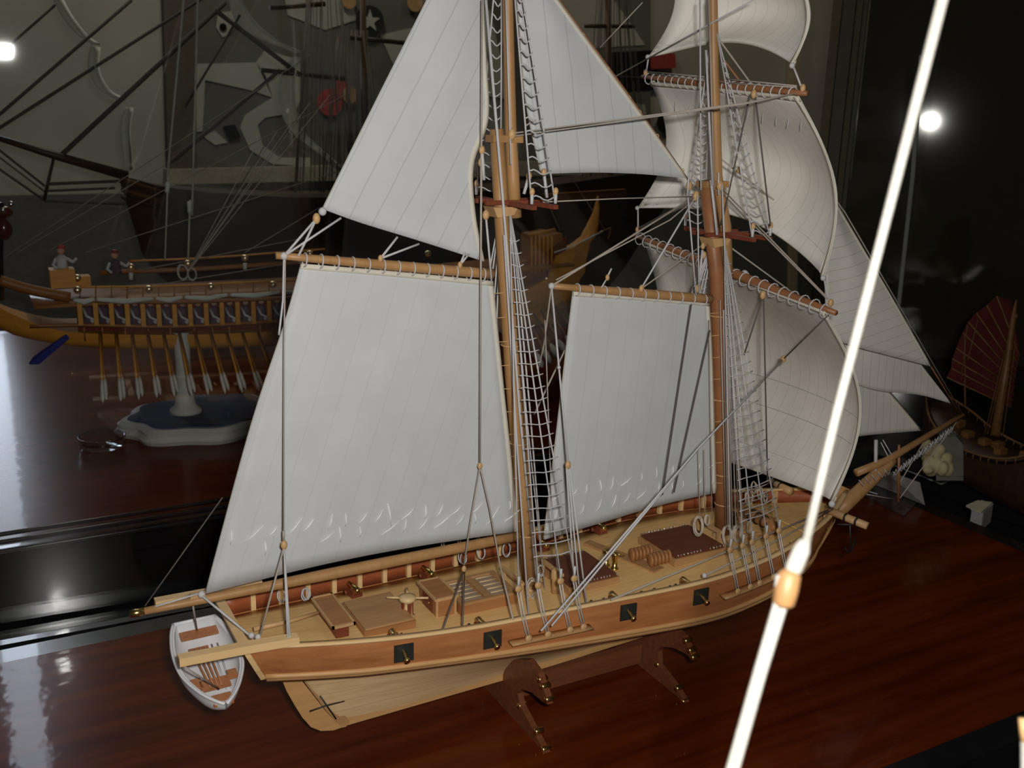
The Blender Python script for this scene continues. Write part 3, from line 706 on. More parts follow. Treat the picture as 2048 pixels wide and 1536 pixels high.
# square sails: heads bent to the yards, feet pulled out at the clews, belly forward
def square(name, label, tl, tr, bl, br, belly, arch, lee, seam_m=mat_sail_sq, nu=22, nv=22):
    tl, tr, bl, br = map(V, (tl, tr, bl, br)); P = []
    for i in range(nu+1):
        u = i/nu; row = []
        for j in range(nv+1):
            v = j/nv; s = sin(pi*min(1, v*1.0))**.8 if 0 < v < 1 else 0
            p = tl.lerp(tr, u).lerp(bl.lerp(br, u), v)
            p += V((1, 0, 0))*(belly*(sin(pi*u)**.7)*(sin(pi*(v*.85))**.9 if v > 0 else 0) + lee*sin(pi*v))
            p += V((0, 0, 1))*arch*sin(pi*u)*v**2
            row.append(p)
        P.append(row)
    UV = [[(i/nu*(tr-tl).length, j/nv) for j in range(nv+1)] for i in range(nu+1)]
    o = ob(name, MB().grid(P, .0007, UV), seam_m, SHIP); o['label'] = label
    for A, Bq in (([r[0] for r in P], [r[1] for r in P]), ([r[-1] for r in P], [r[-2] for r in P]), (P[0], P[1]), (P[-1], P[-2])):
        m2 = MB(); m2.grid([[a+V((-.0007, 0, 0)), a+(b-a).normalized()*.0055+V((-.0007, 0, 0))] for a, b in zip(A, Bq)], .0018); ob('hem', m2, mat_hem, o)
    return o, P
def q(px, py, X): return PX(px, py, X)
TU0 = q(1302, 163, .193); TU1 = q(1598, 192, .193)
topsail, PT = square('topsail', 'billowing square sail between the two yards', TU0, TU1, q(1276, 416, .226), q(1648, 556, .226), .050, .022, .030)
tgl, PTG = square('topgallant_sail', 'uppermost square sail on the fore mast, cut by the top of the frame', q(1322, -120, .17), q(1560, -110, .17), q(1297, 114, .190), q(1586, 131, .190), .042, .019, .026)
course, PC = square('fore_course', 'lowest billowing square sail on the fore mast', q(1290, 482, .226), q(1650, 622, .226), q(1235, 850, .285), q(1668, 1003, .300), .055, -.008, .043)
# lacing rings round yards and gaffs
def rings(a, b, n, R, par, ax=None, r=.0007, t0=.05, t1=.95, dz_=-.0015):
    a = V(a); b = V(b); ax = (b-a).normalized()
    me = MB().torus((0, 0, 0), R, r, ax, 12, 4).mesh('lacing', mat_white_rope)
    for i in range(n): put('lacing', me, par, a.lerp(b, t0+(t1-t0)*i/(n-1))+V((0, 0, dz_)))
rings(G0, G1, 13, .0056, gaffm, t0=.12); rings(g0, g1, 11, .0056, gafff, t0=.15)
rings(YL0, YL1, 22, .0068, yl, t0=.04, t1=.96); rings(YU0, YU1, 20, .0056, yu, t0=.05, t1=.93)
# luff lacing on masts, little knots down the sail edge
def luff(a, b, n, par):
    for i in range(n):
        p = V(a).lerp(V(b), (i+.5)/n); ob('lacing', MB().tube([p+V((-.002, -.0012, 0)), p+V((.004, -.006, .001)), p+V((.012, -.0055, .001))], .0005, 4), mat_tan, par)
luff(PY(985, 562), PY(1036, 1062), 11, mainsail); luff(PY(1418, 604), PY(1432, 985), 9, foresail)
for t in (.18, .36, .52, .60, .74, .95):
    p = PY(1110, 0).lerp(PY(1374, 357), t); ob('hank', MB().torus(p+V((0, -.002, 0)), .002, .0005, (0, 1, 0), 8, 4), mat_tan, stays)
# reef points
def reefs(P, par, rows, n, i0=0, side=-1, length=.012, r=.00065, nm='reef_point'):
    nu = len(P)-1; nv = len(P[0])-1
    for v in rows:
        for k in range(n):
            u = (k+.6+random.uniform(-.15, .15))/n; fi = u*nu; i = min(int(fi), nu-1); j = int(v*nv)
            p = P[i][j].lerp(P[i+1][j], fi-i)+V((0, side*.0014, 0))
            a = random.uniform(-.15, 1.05); L = length*random.uniform(.8, 1.9)
            if random.random() < .15: continue
            d = V((sin(a), side*.03, cos(a)))
            ob(nm, MB().tube([p-d*L*.45+V((0, side*.0006, 0)), p+V((.0006, side*.0012, 0)), p+d*L*.55], [r*.6, r, r*.6], 5), mat('bright_thread', (.92, .92, .92), .8), par)
reefs(PM, mainsail, (.955, .90), 17); reefs(PF, foresail, (.955, .88), 12, length=.010)
for k, (i_, n_) in enumerate(((2, 7), (6, 6))):
    pass
for j in (3,):
    for i in range(2, 21, 2):
        p = PT[i][j]+V((-.0022, 0, 0)); ob('reef_point', MB().tube([p, p+V((-.001, random.uniform(-.003, .003), -.009))], .0005, 4), mat_white_rope, topsail)
mat_thread = mat('grey_thread', (.30, .28, .25), .9)
def seamline(P, j, par, off, m_=None, i0=1, i1=1): ob('seam', MB().tube([P[i][j]+V(off) for i in range(i0, len(P)-i1)], .00035, 4), m_ or mat_thread, par)
seamline(PT, 4, topsail, (-.0006, 0, 0)); seamline(PT, 20, topsail, (-.0006, 0, 0)); seamline(PTG, 20, tgl, (-.0006, 0, 0))
for j in (13, 16, 20): seamline(PC, j, course, (-.0006, 0, 0))
for j in (25,): seamline(PM, j, mainsail, (0, -.0004, 0), mat_hem); seamline(PF, j, foresail, (0, -.0004, 0), mat_hem)
# ------------------------------------------------------------------ blocks and ropes
blockm = MB().ball((0, 0, 0), .0034, 8, 6, (.72, .6, 1)).mesh('block', mat_tan)
knotm = MB().ball((0, 0, 0), .0026, 8, 6, (1, 1, 1)).mesh('knot', mat_white_rope)
def block(p, par=SHIP, s=1.0, rot=(0, 0, 0)): return put('block', blockm, par, p, rot, (s, s, s))
def knot(p, par=SHIP, s=1.0): return put('knot', knotm, par, p, None, (s, s, s))
def rope(pts, r=.0007, m_=None, par=SHIP, nm='rope', sag=0.0, n=5):
    pts = [V(p) for p in pts]
    if sag and len(pts) == 2:
        a, b = pts; pts = [a.lerp(b, t/8)-V((0, 0, sag*sin(pi*t/8))) for t in range(9)]
    return ob(nm, MB().tube(pts, r, n), m_ or mat_beige_rope, par)
WR, BR, DR = mat_white_rope, mat_beige_rope, mat_dark_rope
# shrouds and ratlines: both sides, both masts
def shrouds(side, top, feet, par, rung_n, z0f=.08, z1f=.93, r=.00075, wob=.0010, m_=WR, first=1):
    lines = []
    for f in feet:
        lines.append((V(top), V(f))); rope([top, f], r, m_, par, 'shroud')
    for k in range(rung_n):
        t = z0f+(z1f-z0f)*k/(rung_n-1)
        A = lines[first][0].lerp(lines[first][1], t); B = lines[-1][0].lerp(lines[-1][1], t)
        ext = (B-A).normalized()*(.0035) if (B-A).length > 1e-5 else V((.003, 0, 0))
        pts = []
        for s in range(7):
            pts.append((A-ext).lerp(B+ext, s/6)+V((0, side*.0012, wob*sin(2*pi*s/6+1)*random.uniform(.5, 1.3))))
        ob('ratline', MB().tube(pts, .00055, 4), m_, par)
deadm = MB().lathe((0, 0, 0), [(.0022, -.0015), (.0034, -.0008), (.0034, .0008), (.0022, .0015)], (0, 1, 0), 10).mesh('deadeye', mat_tan)
def chain(sgn, xs, top, par, rn, up=.030, dxf=0.006):
    feet = []
    for x in xs:
        y = yrail(x)
        low = V((x+.004, sgn*(y+.0075), zrail(x)-.016)); mid = V((x, sgn*(y+.004), zrail(x)+.004)); upp = V((x-.003, sgn*(y-.001), zrail(x)+up))
        put('deadeye', deadm, par, low); put('deadeye', deadm, par, upp)
        for o_ in (-.0013, .0013): rope([low+V((o_, 0, 0)), mid+V((o_, 0, 0)), upp+V((o_, 0, -.002))], .0007, mat('lanyard_grey', (.50, .46, .42), .8), par, 'lanyard')
        rope([upp+V((0, 0, .001)), upp+V((0, 0, .012))], .0013, WR, par, 'seizing')
        feet.append(upp+V((0, 0, .003)))
    # channel board
    cx0, cx1 = xs[0]-.012, xs[-1]+.014; P = []
    for i in range(9):
        x = cx0+(cx1-cx0)*i/8; zc = zrail(x)-.0185; P.append([V((x, sgn*(yrail(x)*.985), zc)), V((x, sgn*(yrail(x)+.0085), zc))])
    ob('channel', MB().grid(P if sgn > 0 else [r[::-1] for r in P], .0018), mat_wale, par)
    shrouds(sgn, top, feet, par, rn)
    return feet
mxs = [PY(x_, 1262, -.1).x for x_ in (1065, 1103, 1147, 1173)]
mxs = [-.045, -.024, .0, .014]
mxs = [PY(1065, 1262, -.098).x-.002, PY(1103, 1254, -.098).x-.002, PY(1147, 1248, -.099).x-.002, PY(1173, 1244, -.099).x-.002]
fxs = [PY(1468, 1190, -.105).x, PY(1493, 1181, -.104).x, PY(1511, 1172, -.102).x, PY(1540, 1158, -.100).x, PY(1565, 1145, -.096).x]
mt = V((mx_main(.37)+.004, -.008, .372)); ft = V((mx_fore(.338)+.004, -.008, .338))
chain(-1, mxs, mt, MAIN, 27); chain(1, mxs, V((mt.x, .008, mt.z)), MAIN, 0)
chain(-1, fxs, ft, FORE, 26, up=.026); chain(1, fxs, V((ft.x, .008, ft.z)), FORE, 24, up=.026)
# topmast shrouds (crosstree ends to topmast head)
def topshr(side, fx, zt, ztop, par, rn):
    x = fx(zt)
    feet = [V((x+.002, side*.051, zt+.003)), V((x+.026, side*.049, zt+.003))]
    head = V((fx(ztop)+.013, side*.004, ztop))
    for f in feet:
        rope([head, f], .0008, WR, par, 'topmast_shroud'); block(f+V((0, 0, .010)), par, 1.0); rope([f, f+V((0, 0, .009))], .0016, WR, par, 'lanyard')
    for k in range(rn):
        t = .15+.83*k/(rn-1); A = head.lerp(feet[0], t); B = head.lerp(feet[1], t)
        pts = [A.lerp(B, s/6)+V((0, side*.001, .0022*sin(2*pi*s/6+.6))) for s in range(7)]
        ob('ratline', MB().tube(pts, .0007, 4), WR, par)
topshr(-1, mx_main, .378, .62, MAIN, 20); topshr(1, mx_main, .378, .62, MAIN, 20)
topshr(-1, mx_fore, .343, .53, FORE, 18); topshr(1, mx_fore, .343, .53, FORE, 18)
# futtock rungs below crosstrees
# --- running rigging
L = rope
L([PY(972, 0, -.012), PY(1010, 450, -.012), PY(1040, 830, -.012), PY(1073, 1160, -.012)], .0013, WR, nm='halyard')
L([PY(1012, 0, -.01), PY(1022, 330, -.01)], .0009, WR, nm='halyard')
L([PY(1027, 470, -.013), PY(1060, 820, -.013), PY(1085, 1130, -.013)], .0009, WR, nm='halyard')
L([PY(1022, 470, -.014), PY(1055, 850, -.014), PY(1090, 1180, -.014)], .0007, WR, nm='halyard')
L([PY(1008, 470, -.015), PY(1035, 900, -.015), PY(1058, 1242, -.05)], .0010, WR, nm='halyard')
L([PY(964, 0, -.02), PY(962, 500, -.02), PY(960, 925, -.02)], .0010, BR, nm='topping_lift')
block(PY(960, 932, -.02)); 
L([PY(960, 935, -.02), PY(942, 1040, -.02), PY(928, 1130, -.02)], .0009, BR); L([PY(961, 935, -.02), PY(980, 1020, -.02), PY(1000, 1130, -.02), PY(1026, 1238, -.08)], .0009, BR)
block(PY(928, 1138, -.02)); L([PY(927, 1142, -.02), PZ(886, 1258, .02)], .0008, DR); L([PY(929, 1142, -.02), PZ(925, 1251, .02)], .0008, DR)
# main peak
PK = PY(568, 512, -.008); knot(PK, SHIP, 1.2)
B1_ = PY(633, 437, -.008); block(B1_, SHIP, 1.3); knot(PY(645, 423, -.008), SHIP, 1.3)
L([PK, B1_], .0010, WR); L([PY(597, 512, -.008), B1_], .0010, WR); L([PK, PY(682, 436, -.008)], .0010, WR)
for a, b, c_ in (((761, 517), (795, 474), (838, 488)), ((920, 530), (938, 508), (930, 505))):
    L([PY(*a, -.009), PY(*b, -.007)], .0010, WR); L([PY(*a, -.009), PY(*c_, -.007)], .0010, WR); block(PY(*a, -.009), SHIP, .9)
L([PK, PY(566, 600, -.010), PY(559, 660, -.012), PY(558, 670, -.012)], .0009, WR, nm='vang'); L([PK+V((.001, 0, 0)), PY(568, 700, -.018), PY(567, 1062, -.030)], .0007, BR, nm='vang')
L([PY(567, 1062, -.03), PY(567, 1080, -.03)], .0012, BR); block(PY(568, 1090, -.03), SHIP, 1.2)
for e in ((520, 1272), (576, 1282), (580, 1280)): L([PY(568, 1094, -.03), PZ(*e, .037)], .0009, WR if e[0] > 530 else BR, nm='vang_tackle')
# boom tackle
L([PY(310, 1213, -.006), PY(398, 1187, -.007)], .0009, WR); knot(PY(403, 1189, -.009), SHIP, 1.2); L([PY(403, 1191, -.009), PZ(500, 1271, .037)], .0011, WR, nm='boom_sheet')
for e in ((503, 1271), (516, 1274)): knot(PZ(*e, .038), SHIP, 1.0)
L([PY(445, 995, .008), PY(290, 1212, -.004)], .0006, DR, nm='boom_lift')
L([PY(308, 1213, -.004), PY(308, 1222, -.004)], .0015, WR)
for e in ((590, 635), (600, 640)): pass
# main mast forward lines to deck at rail
L([PY(1090, 640, -.01), PY(1103, 1000, -.02), PY(1120, 1200, -.03)], .0006, BR)
for a, b in (((1136, 936), (1160, 1194)), ((1139, 936), (1173, 1207)), ((1133, 936), (1150, 1180))): L([PY(*a, -.05), PY(*b, -.07)], .0009, WR, nm='tackle')
block(PY(1136, 930, -.05), SHIP, 1.2)
K2 = PY(1103, 572, -.008); knot(K2, SHIP, 1.2)
L([K2, PY(1118, 735, -.025), PY(1136, 926, -.05)], .0010, WR, nm='vang'); knot(PY(1118, 735, -.026), SHIP, .7); L([K2, PY(1088, 690, 0.0), PY(1075, 745, .01)], .0007, BR, nm='vang')
L([PY(1130, 700, .01), PY(1068, 830, .01)], .0009, BR)
# fore gaff halyards
FT_ = PY(1392, 392, -.010); block(FT_, SHIP, 1.5); block(PY(1378, 372, -.010), SHIP, 1.4)
L([K2, FT_], .0010, BR, nm='peak_halyard'); L([PY(1283, 576, -.009), FT_], .0010, WR, nm='peak_halyard'); block(PY(1283, 577, -.009), SHIP, 1.1)
L([PY(1286, 575, -.009), PY(1405, 490, -.010)], .0007, BR); block(PY(1406, 492, -.010), SHIP)
L([PY(1112, 560, -.008), PY(1340, 440, -.010), PY(1388, 400, -.010)], .0007, BR)
L([PY(1203, 575, -.01), PY(1212, 560, -.01)], .0008, WR); block(PY(1215, 555, -.01), SHIP, .9); L([PY(1216, 551, -.01), PY(1223, 537, -.01)], .0009, WR)
# stays between masts
L([PY(1086, 404, -.03), PY(1240, 397, -.02), PY(1385, 393, -.012)], .0006, BR, nm='stay')
L([PY(1040, -105, 0), PY(1118, 0, 0), PY(1250, 180, 0), PY(1385, 372, 0)], .0009, mat_yard, nm='stay')
# upper brace pair
for k in (0, 6):
    L([PY(1030, 266+k, -.012), PX(1490, 206+k*.3, .150), YU1+V((-.004, .01, 0))], .0007, BR, nm='brace')
block(PY(1024, 268, -.010), SHIP, 1.5)
L([PY(1050, 252, -.012), PX(1294, 118, .185)], .0007, BR, nm='clew_line'); L([PX(1294, 118, .185), PX(1506, 0, .165)], .0008, WR, nm='clew_line')
L([PX(1200, 95, .10), PX(1285, 5, .12)], .0006, BR)
# lower brace (starboard): yard arm to rail, with bead block
E1 = V(YL1)+V((-.006, .003, -.002)); bb = PD(1567, 718, 1.02); block(bb, SHIP, 1.2)
L([E1, bb], .0007, DR, nm='brace')
for e in ((1103, 1252), (1082, 1262)): L([bb, PD(1400, 893, .93), PZ(*e, .026)], .0010, WR, nm='brace_fall')
# along the rail
L([PZ(1222, 1200, .024), PZ(1480, 1092, .034), PZ(1662, 1018, .038)], .0010, BR, nm='tack_line'); L([PZ(1408, 1152, .026), PZ(1560, 1078, .034), PZ(1664, 1020, .038)], .0009, BR, nm='tack_line')
knot(PZ(1409, 1151, .026)); knot(PX(1664, 1008, .30), SHIP, 1.4); L([PX(1664, 1008, .30), PZ(1664, 1020, .038)], .0012, WR)
# lifts
for yd, yA, yB, t in ((0, YU0, YU1, .487), (1, YL0, YL1, .387)):
    hx = mx_fore(t)+.014
    for e in (yA, yB):
        for k in (0, .004): L([V((hx, 0, t+k)), V(e)+(V((hx, 0, t))-V(e)).normalized()*.012+V((0, 0, .004+k*.3))], .0007, BR, nm='lift')
        block(V(e).lerp(V((hx, 0, t)), .045)+V((0, 0, .004)), SHIP, 1.1)
# clew ropes of square sails
for P_, tgt in ((PT, (YL0, YL1)), (PTG, (YU0, YU1))):
    for c_, e in ((P_[0][-1], tgt[0]), (P_[-1][-1], tgt[1])):
        knot(c_+V((-.001, 0, 0)), SHIP, 1.0); L([c_, V(e).lerp(V((V(tgt[0])+V(tgt[1]))/2), .05)+V((0, 0, .003))], .0009, WR, nm='sheet')
# buntlines / verticals near the fore mast
L([PX(1510, 188, .188), PX(1541, 452, .205)], .0008, DR, nm='clew_line'); L([PX(1500, 190, .188), PX(1450, 420, .195), PX(1442, 450, .195)], .0008, DR, nm='clew_line')
block(PX(1508, 188, .186), SHIP, 1.2)
L([PX(1527, 592, .220), PX(1535, 962, .235)], .0008, DR, nm='clew_line'); L([PX(1526, 592, .220), PX(1488, 710, .215)], .0008, DR, nm='clew_line'); block(PX(1526, 590, .220), SHIP, 1.3)
for a, b, m_ in (((1383, 608), (1325, 990), DR), ((1420, 660), (1348, 985), DR)): L([PY(*a, -.03), PY(*b, -.04)], .0007, m_)
for a, b, r_, m_ in (((1376, 395), (1392, 590), .0008, WR), ((1395, 390), (1398, 585), .0008, WR), ((1422, 360), (1434, 470), .0014, WR), ((1444, 370), (1452, 560), .0009, WR), ((1412, 100), (1425, 370), .0011, WR), ((1400, 0), (1402, 380), .0008, WR), ((1418, 0), (1428, 380), .0008, BR),
    ((1452, 560), (1465, 1060), .0008, BR), ((1458, 600), (1472, 1062), .0007, WR), ((1464, 700), (1478, 1060), .0007, BR), ((1447, 620), (1456, 1060), .0008, WR), ((1470, 760), (1486, 1055), .0006, BR), ((1440, 600), (1452, 1058), .0007, BR), ((1396, 900), (1400, 1040), .0007, BR), ((1408, 900), (1410, 1040), .0007, BR), ((1418, 640), (1424, 1040), .0006, BR)):
    L([PY(*a, -.016), PY(*b, -.020)], r_, m_, nm='halyard')
for a, b in (((1375, 392), (1378, 345)), ((1437, 345), (1437, 390))): L([PY(*a, -.012), PY(*b, -.012)], .001, WR)
block(PY(1478, 340, -.012), SHIP); block(PY(1440, 372, -.012), SHIP, 1.5)
L([PY(1405, 500, -.012), PY(1397, 575, -.012)], .0012, WR); block(PY(1396, 577, -.012), SHIP, 1.3); block(PY(1408, 510, -.012), SHIP, 1.1)
knot(PX(1489, 548, .24), SHIP, 1.6); knot(PX(1495, 556, .24), SHIP, 1.5)
# main top tackles
for a, b in (((964, 300), (968, 360)), ((1088, 345), (1094, 395)), ((1058, 352), (1048, 388))):
    L([PY(*a, -.02), PY(*b, -.02)], .0015, WR, nm='lanyard'); block(PY(*a, -.02), SHIP, 1.1)
block(PY(963, 325, -.018), SHIP, 1.2); block(PY(972, 430, -.012), SHIP, 1.3)
L([PY(972, 432, -.012), PY(983, 560, -.012)], .0010, WR)
# head stays
HT = V((mx_fore(.53)+.014, 0, .53))
L([HT, PY(1690, 425, -.009), BS2], .0009, BR, nm='stay'); L([HT+V((0, .002, -.01)), PY(1688, 438, 0), PY(1862, 733, 0), BS2-V((.004, 0, 0))], .0011, mat_yard, nm='stay')
L([V((mx_fore(.34)+.01, 0, .335)), PY(1660, 640, .024), PY(1845, 862, .024)], .0008, BR, nm='stay')
L([V((mx_fore(.42)+.012, 0, .42)), PY(1652, 480, .012), PY(1905, 812, .012)], .0008, BR, nm='stay')
# bobstays and bowsprit gear
for k, (a, b) in enumerate((((1797, 1000), (1920, 835)), ((1797, 1000), (1712, 985)), ((1797, 970), (1850, 880)))): L([PY(*a), PY(*b)], .0007, BR, nm='bobstay')
random.seed(3)
for k in range(22):   # netting under the jib boom: short looped ties
    t = k/21; p = PY(1790+110*t, 945-85*t, -.010+.02*(k % 2)); m_ = MB()
    m_.tube([p+V((-.004, 0, .002)), p+V((0, -.002, -.003)), p+V((.005, 0, .001)), p+V((.008, .001, .004))], .00045, 4)
    m_.tube([p+V((-.002, 0, -.004)), p+V((.003, .001, .004))], .00045, 4)
    ob('footrope_tie', m_, WR, bs)
for k in range(9):
    t = k/8; p = PY(1722+50*t, 965-22*t, -.012+.02*(k % 2))
    ob('footrope_tie', MB().tube([p+V((-.004, 0, .004)), p+V((.002, -.002, -.004)), p+V((.008, 0, .003))], .00045, 4), WR, bs)
L([PY(1752, 880), PY(1751, 960)], .0022, mat_grey, nm='tackle'); L([PY(1762, 885), PY(1785, 930)], .0006, WR); L([PY(1766, 880), PY(1792, 925)], .0006, WR)
# coils
def coil(p, R=.007, ax=(.3, -1, .2), n=3, m_=WR, par=SHIP, r=.0007, sc=(.75, 1)):
    mb = MB()
    for k in range(n): mb.torus(V(p)+V((random.uniform(-1, 1), random.uniform(-1, 1), random.uniform(-1, 1)))*.0009, R*random.uniform(.85, 1.08), r, V(ax)+V((random.uniform(-.2, .2), 0, random.uniform(-.2, .2))), 14, 4, sc)
    return ob('rope_coil', mb, m_, par)
for e, R, n in (((612, 1188), .0062, 3), ((563, 1192), .006, 2)): coil(PY(*e, .052), R, n=n)
for e, R in (((925, 1115), .0066), ((962, 1105), .0068), ((1012, 1100), .0072)): coil(PY(*e, .045), R, n=2)
coil(PY(1065, 1178, -.020), .0095, n=4, m_=mat('cream_cord', (.6, .52, .42), .8)); coil(PY(1080, 1140, -.012), .005, n=2); coil(PY(1118, 1160, -.018), .0055, n=3, m_=MT['cream_cord'])
for e, R, n in (((1397, 1052), .010, 4), ((1414, 1040), .006, 3), ((1455, 1072), .0115, 5), ((1475, 1068), .0095, 5), ((1500, 1055), .007, 2), ((1498, 995), .009, 4), ((1520, 985), .008, 3), ((1508, 975), .007, 3), ((1532, 995), .006, 2)):
    coil(PY(*e, -.022 if e[1] > 1030 else .02), R, n=n, m_=MT['cream_cord'])
for k in range(3): rope([PY(1480+5*k, 985+22*k, -.01), PY(1535+4*k, 968+22*k, -.005)], .0007, BR, sag=.001)
# tall block post by the fife rail
ob('belaying_post', MB().lathe(on(1110, 1185)+V((0, 0, 0)), [(.004, 0), (.004, .014), (.0052, .016), (.0045, .024), (.002, .026)], n=10), mat_tan, SHIP)
# ================================================================== CRADLE
CR = empty('display_cradle', (.05, 0, TZ), 'reddish brown wooden cradle with brass studs holding the two-masted ship', 'stand')
for X_, pts, studs in ((-.028, ((1003, 1352), (1008, 1330), (1022, 1318), (1062, 1318), (1082, 1345), (1098, 1392), (1101, 1408), (1088, 1400), (1070, 1384), (1048, 1376), (1040, 1386), (1046, 1410), (1062, 1440), (1080, 1476), (1096, 1503)), ((1083, 1358), (1089, 1372), (1097, 1398), (1043, 1411), (1076, 1462), (1090, 1498))),
                       (.142, ((1276, 1268), (1283, 1252), (1310, 1243), (1345, 1249), (1372, 1272), (1386, 1305), (1390, 1318), (1376, 1306), (1350, 1294), (1326, 1292), (1320, 1302), (1322, 1330), (1340, 1352), (1360, 1380), (1374, 1412)), ((1374, 1281), (1382, 1300), (1388, 1314), (1318, 1328), (1357, 1376), (1369, 1402)))):
    half = []
    for (a, b) in pts:
        p = PX(a, b, X_); half.append((min(p.y, .0), p.z))
    half[0] = (0, half[0][1]); half[-1] = (half[-1][0], TZ+.0004)
    # keep the cradle clear of the hull
    poly = [V((X_, y, z)) for y, z in half]+[V((X_, -.03, TZ+.0004)), V((X_, .03, TZ+.0004))]+[V((X_, -y, z)) for y, z in half[::-1]]
    clean = [poly[0]]
    for p in poly[1:]:
        if (p-clean[-1]).length > .0006: clean.append(p)
    pl = ob('support_board', MB().prism(clean, (.006, 0, 0)), mat_cradle, CR)
    for (a, b) in studs:
        for sg in (1, -1):
            p = PX(a, b, X_); ob('stud', MB().lathe((X_-.003, sg*p.y, p.z), [(.0028, -.001), (.0034, .0005), (.0034, .008), (.0022, .009)], (1, 0, 0), 10), mat_brass, pl)
ob('stretcher', plane_box((-.024, -.004, -.116), (.138, .004, -.094)), mat_cradle, CR)
# ================================================================== DINGHY (hangs from the stern davits)
# outline of the little boat taken at the height it hangs at, its bow to the viewer
dn_a = PZ(388, 1240, .012); dn_b = PZ(452, 1408, -.012)
DN = empty('dinghy', ((dn_a+dn_b)/2)[:], 'small white rowing boat with brown seats hanging behind the stern', 'model boat')
ax_ = (dn_b-dn_a); LEN = ax_.length; ax_.normalize(); sd = Z_.cross(ax_).normalized(); upd = ax_.cross(sd)
nrm = upd if upd.z > 0 else -upd
def dpt(t, s, h): return dn_a+ax_*LEN*t+sd*s+nrm*h
def dhw(t): return sitp(t, [0, .12, .35, .6, .8, .93, 1], [.018, .0225, .0265, .0255, .0175, .0085, .0008])
outr = []; inn = []
for i in range(25):
    t = i/24; w_ = dhw(t); dp = sitp(t, [0, .5, .85, 1], [.017, .021, .019, .006]); row = []; row2 = []
    for j in range(13):
        a = pi*j/12; c_ = cos(a); s_ = sin(a)
        row.append(dpt(t, w_*(abs(c_)**.8)*(1 if c_ >= 0 else -1), -dp*s_**.8)); wi = max(w_-.0028, .0003); row2.append(dpt(min(max(t, .025), .965), wi*(abs(c_)**.8)*(1 if c_ >= 0 else -1), -max(dp-.003, .002)*s_**.8))
    outr.append(row); inn.append(row2)
m_ = MB(); m_.grid(outr); m_.grid([r[::-1] for r in inn])
for k in (0, 12):
    r = [[outr[i][k], inn[i][k]] for i in range(25)]
    if k == 12: r = [x[::-1] for x in r]
    m_.grid(r)
m_.add(outr[0], [tuple(range(13))]); m_.add(inn[0], [tuple(range(13))[::-1]]); m_.grid([[outr[0][0], inn[0][0]], [outr[0][12], inn[0][12]]])
ob('hull', m_, mat_whitep, DN)
gw = MB(); gw.tube([outr[i][0]+nrm*.0003 for i in range(25)], .0014, 6); gw.tube([outr[i][12]+nrm*.0003 for i in range(25)], .0014, 6); gw.tube([outr[0][0], outr[0][12]], .0014, 6)
ob('gunwale', gw, mat_whitep, DN)
Rm = Matrix((ax_, sd, nrm)).transposed()
def dbox(nm, t, s, h, hx, hy, hz, m2=mat_seat): return ob(nm, MB().box(dpt(t, s, h), (hx, hy, hz), Rm), m2, DN)
dbox('seat', .13, .001, -.004, .005, .016, .001); dbox('seat', .42, -.003, -.004, .0055, .015, .001); dbox('seat', .72, -.001, -.005, .006, .012, .001)
dbox('bow_seat', .90, 0, -.005, .006, .008, .001); dbox('side_seat', .40, .019, -.005, .005, .004, .001); dbox('side_seat', .66, .015, -.005, .005, .004, .001); dbox('side_seat', .68, -.015, -.005, .006, .004, .001)
dbox('floor_board', .5, 0, -.0155, .030, .012, .0006, mat_whitep)
for k in range(4):
    oo = ob('oar', MB().tube([dpt(.34, -.010+.0042*k, -.0022), dpt(.78, -.006+.003*k, -.0022)], .0009, 5).prism([dpt(.31, -.0125+.0042*k, -.0022), dpt(.31, -.0085+.0042*k, -.0022), dpt(.36, -.009+.0042*k, -.0022), dpt(.36, -.0115+.0042*k, -.0022)], nrm*.0008), mat_seat, DN)
for k in (0, 1): ob('bottom_stringer', MB().tube([dpt(.2, .010+.005*k, -.013), dpt(.72, .008+.004*k, -.0135)], .0009, 5), mat_grey, DN)
for t, e in ((.10, PY(385, 1205, -.004)), (.80, V((-.345, -.052, zrail(-.28)+.003)))):
    hk = dpt(t, 0, -.0035); ob('fall', MB().tube([hk, hk+(e-hk)*.98], .0008, 5), BR, DN)
# ================================================================== FOREGROUND CORD (rigging of a nearer model)
FD = .34
FC = empty('rigging_cord', PD(1465, 1560, FD)[:], 'thick white cord with a wooden bead crossing in front of the bow', 'cord')
ob('upper_cord', MB().tube([PD(2090, -900, FD), PD(1905, -80, FD), PD(1882, 10, FD), PD(1762, 480, FD), PD(1672, 830, FD), PD(1612, 1085, FD)], [.0022, .0022, .0020, .00165, .0015, .0015], 10), mat('bright_cord', (.40, .385, .34), .8, scale=1500, bump=.5), FC)
ob('knot', MB().tube([PD(1610, 1082, FD), PD(1603, 1100, FD), PD(1588, 1135, FD), PD(1582, 1152, FD)], [.002, .0030, .0031, .0022], 10), MT['bright_cord'], FC)
bd = PD(1573, 1177, FD); dv = (PD(1565, 1210, FD)-PD(1580, 1145, FD)).normalized()
ob('bead', MB().lathe(bd, [(.0026, -.0064), (.0039, -.0050), (.0042, 0), (.0039, .0050), (.0026, .0064)], dv, 14), mat('pale_bead_wood', (.34, .18, .07), .5), FC)
for k in (-1, 1):
    o_ = IX*.0011*k
    ob('lower_cord', MB().tube([PD(1575, 1150, FD)+IX*.0028*k, PD(1562, 1205, FD)+o_*1.2, PD(1520, 1345, FD)+o_, PD(1462, 1550, FD)+o_, PD(1440, 1640, FD)+o_, PD(1240, 2300, FD)+o_], .0014, 8), MT['bright_cord'], FC)
SPX = empty('foreground_spar', PD(2046, 1560, .36)[:], 'blurred pale spar end with orange cap at the bottom right corner', 'spar')
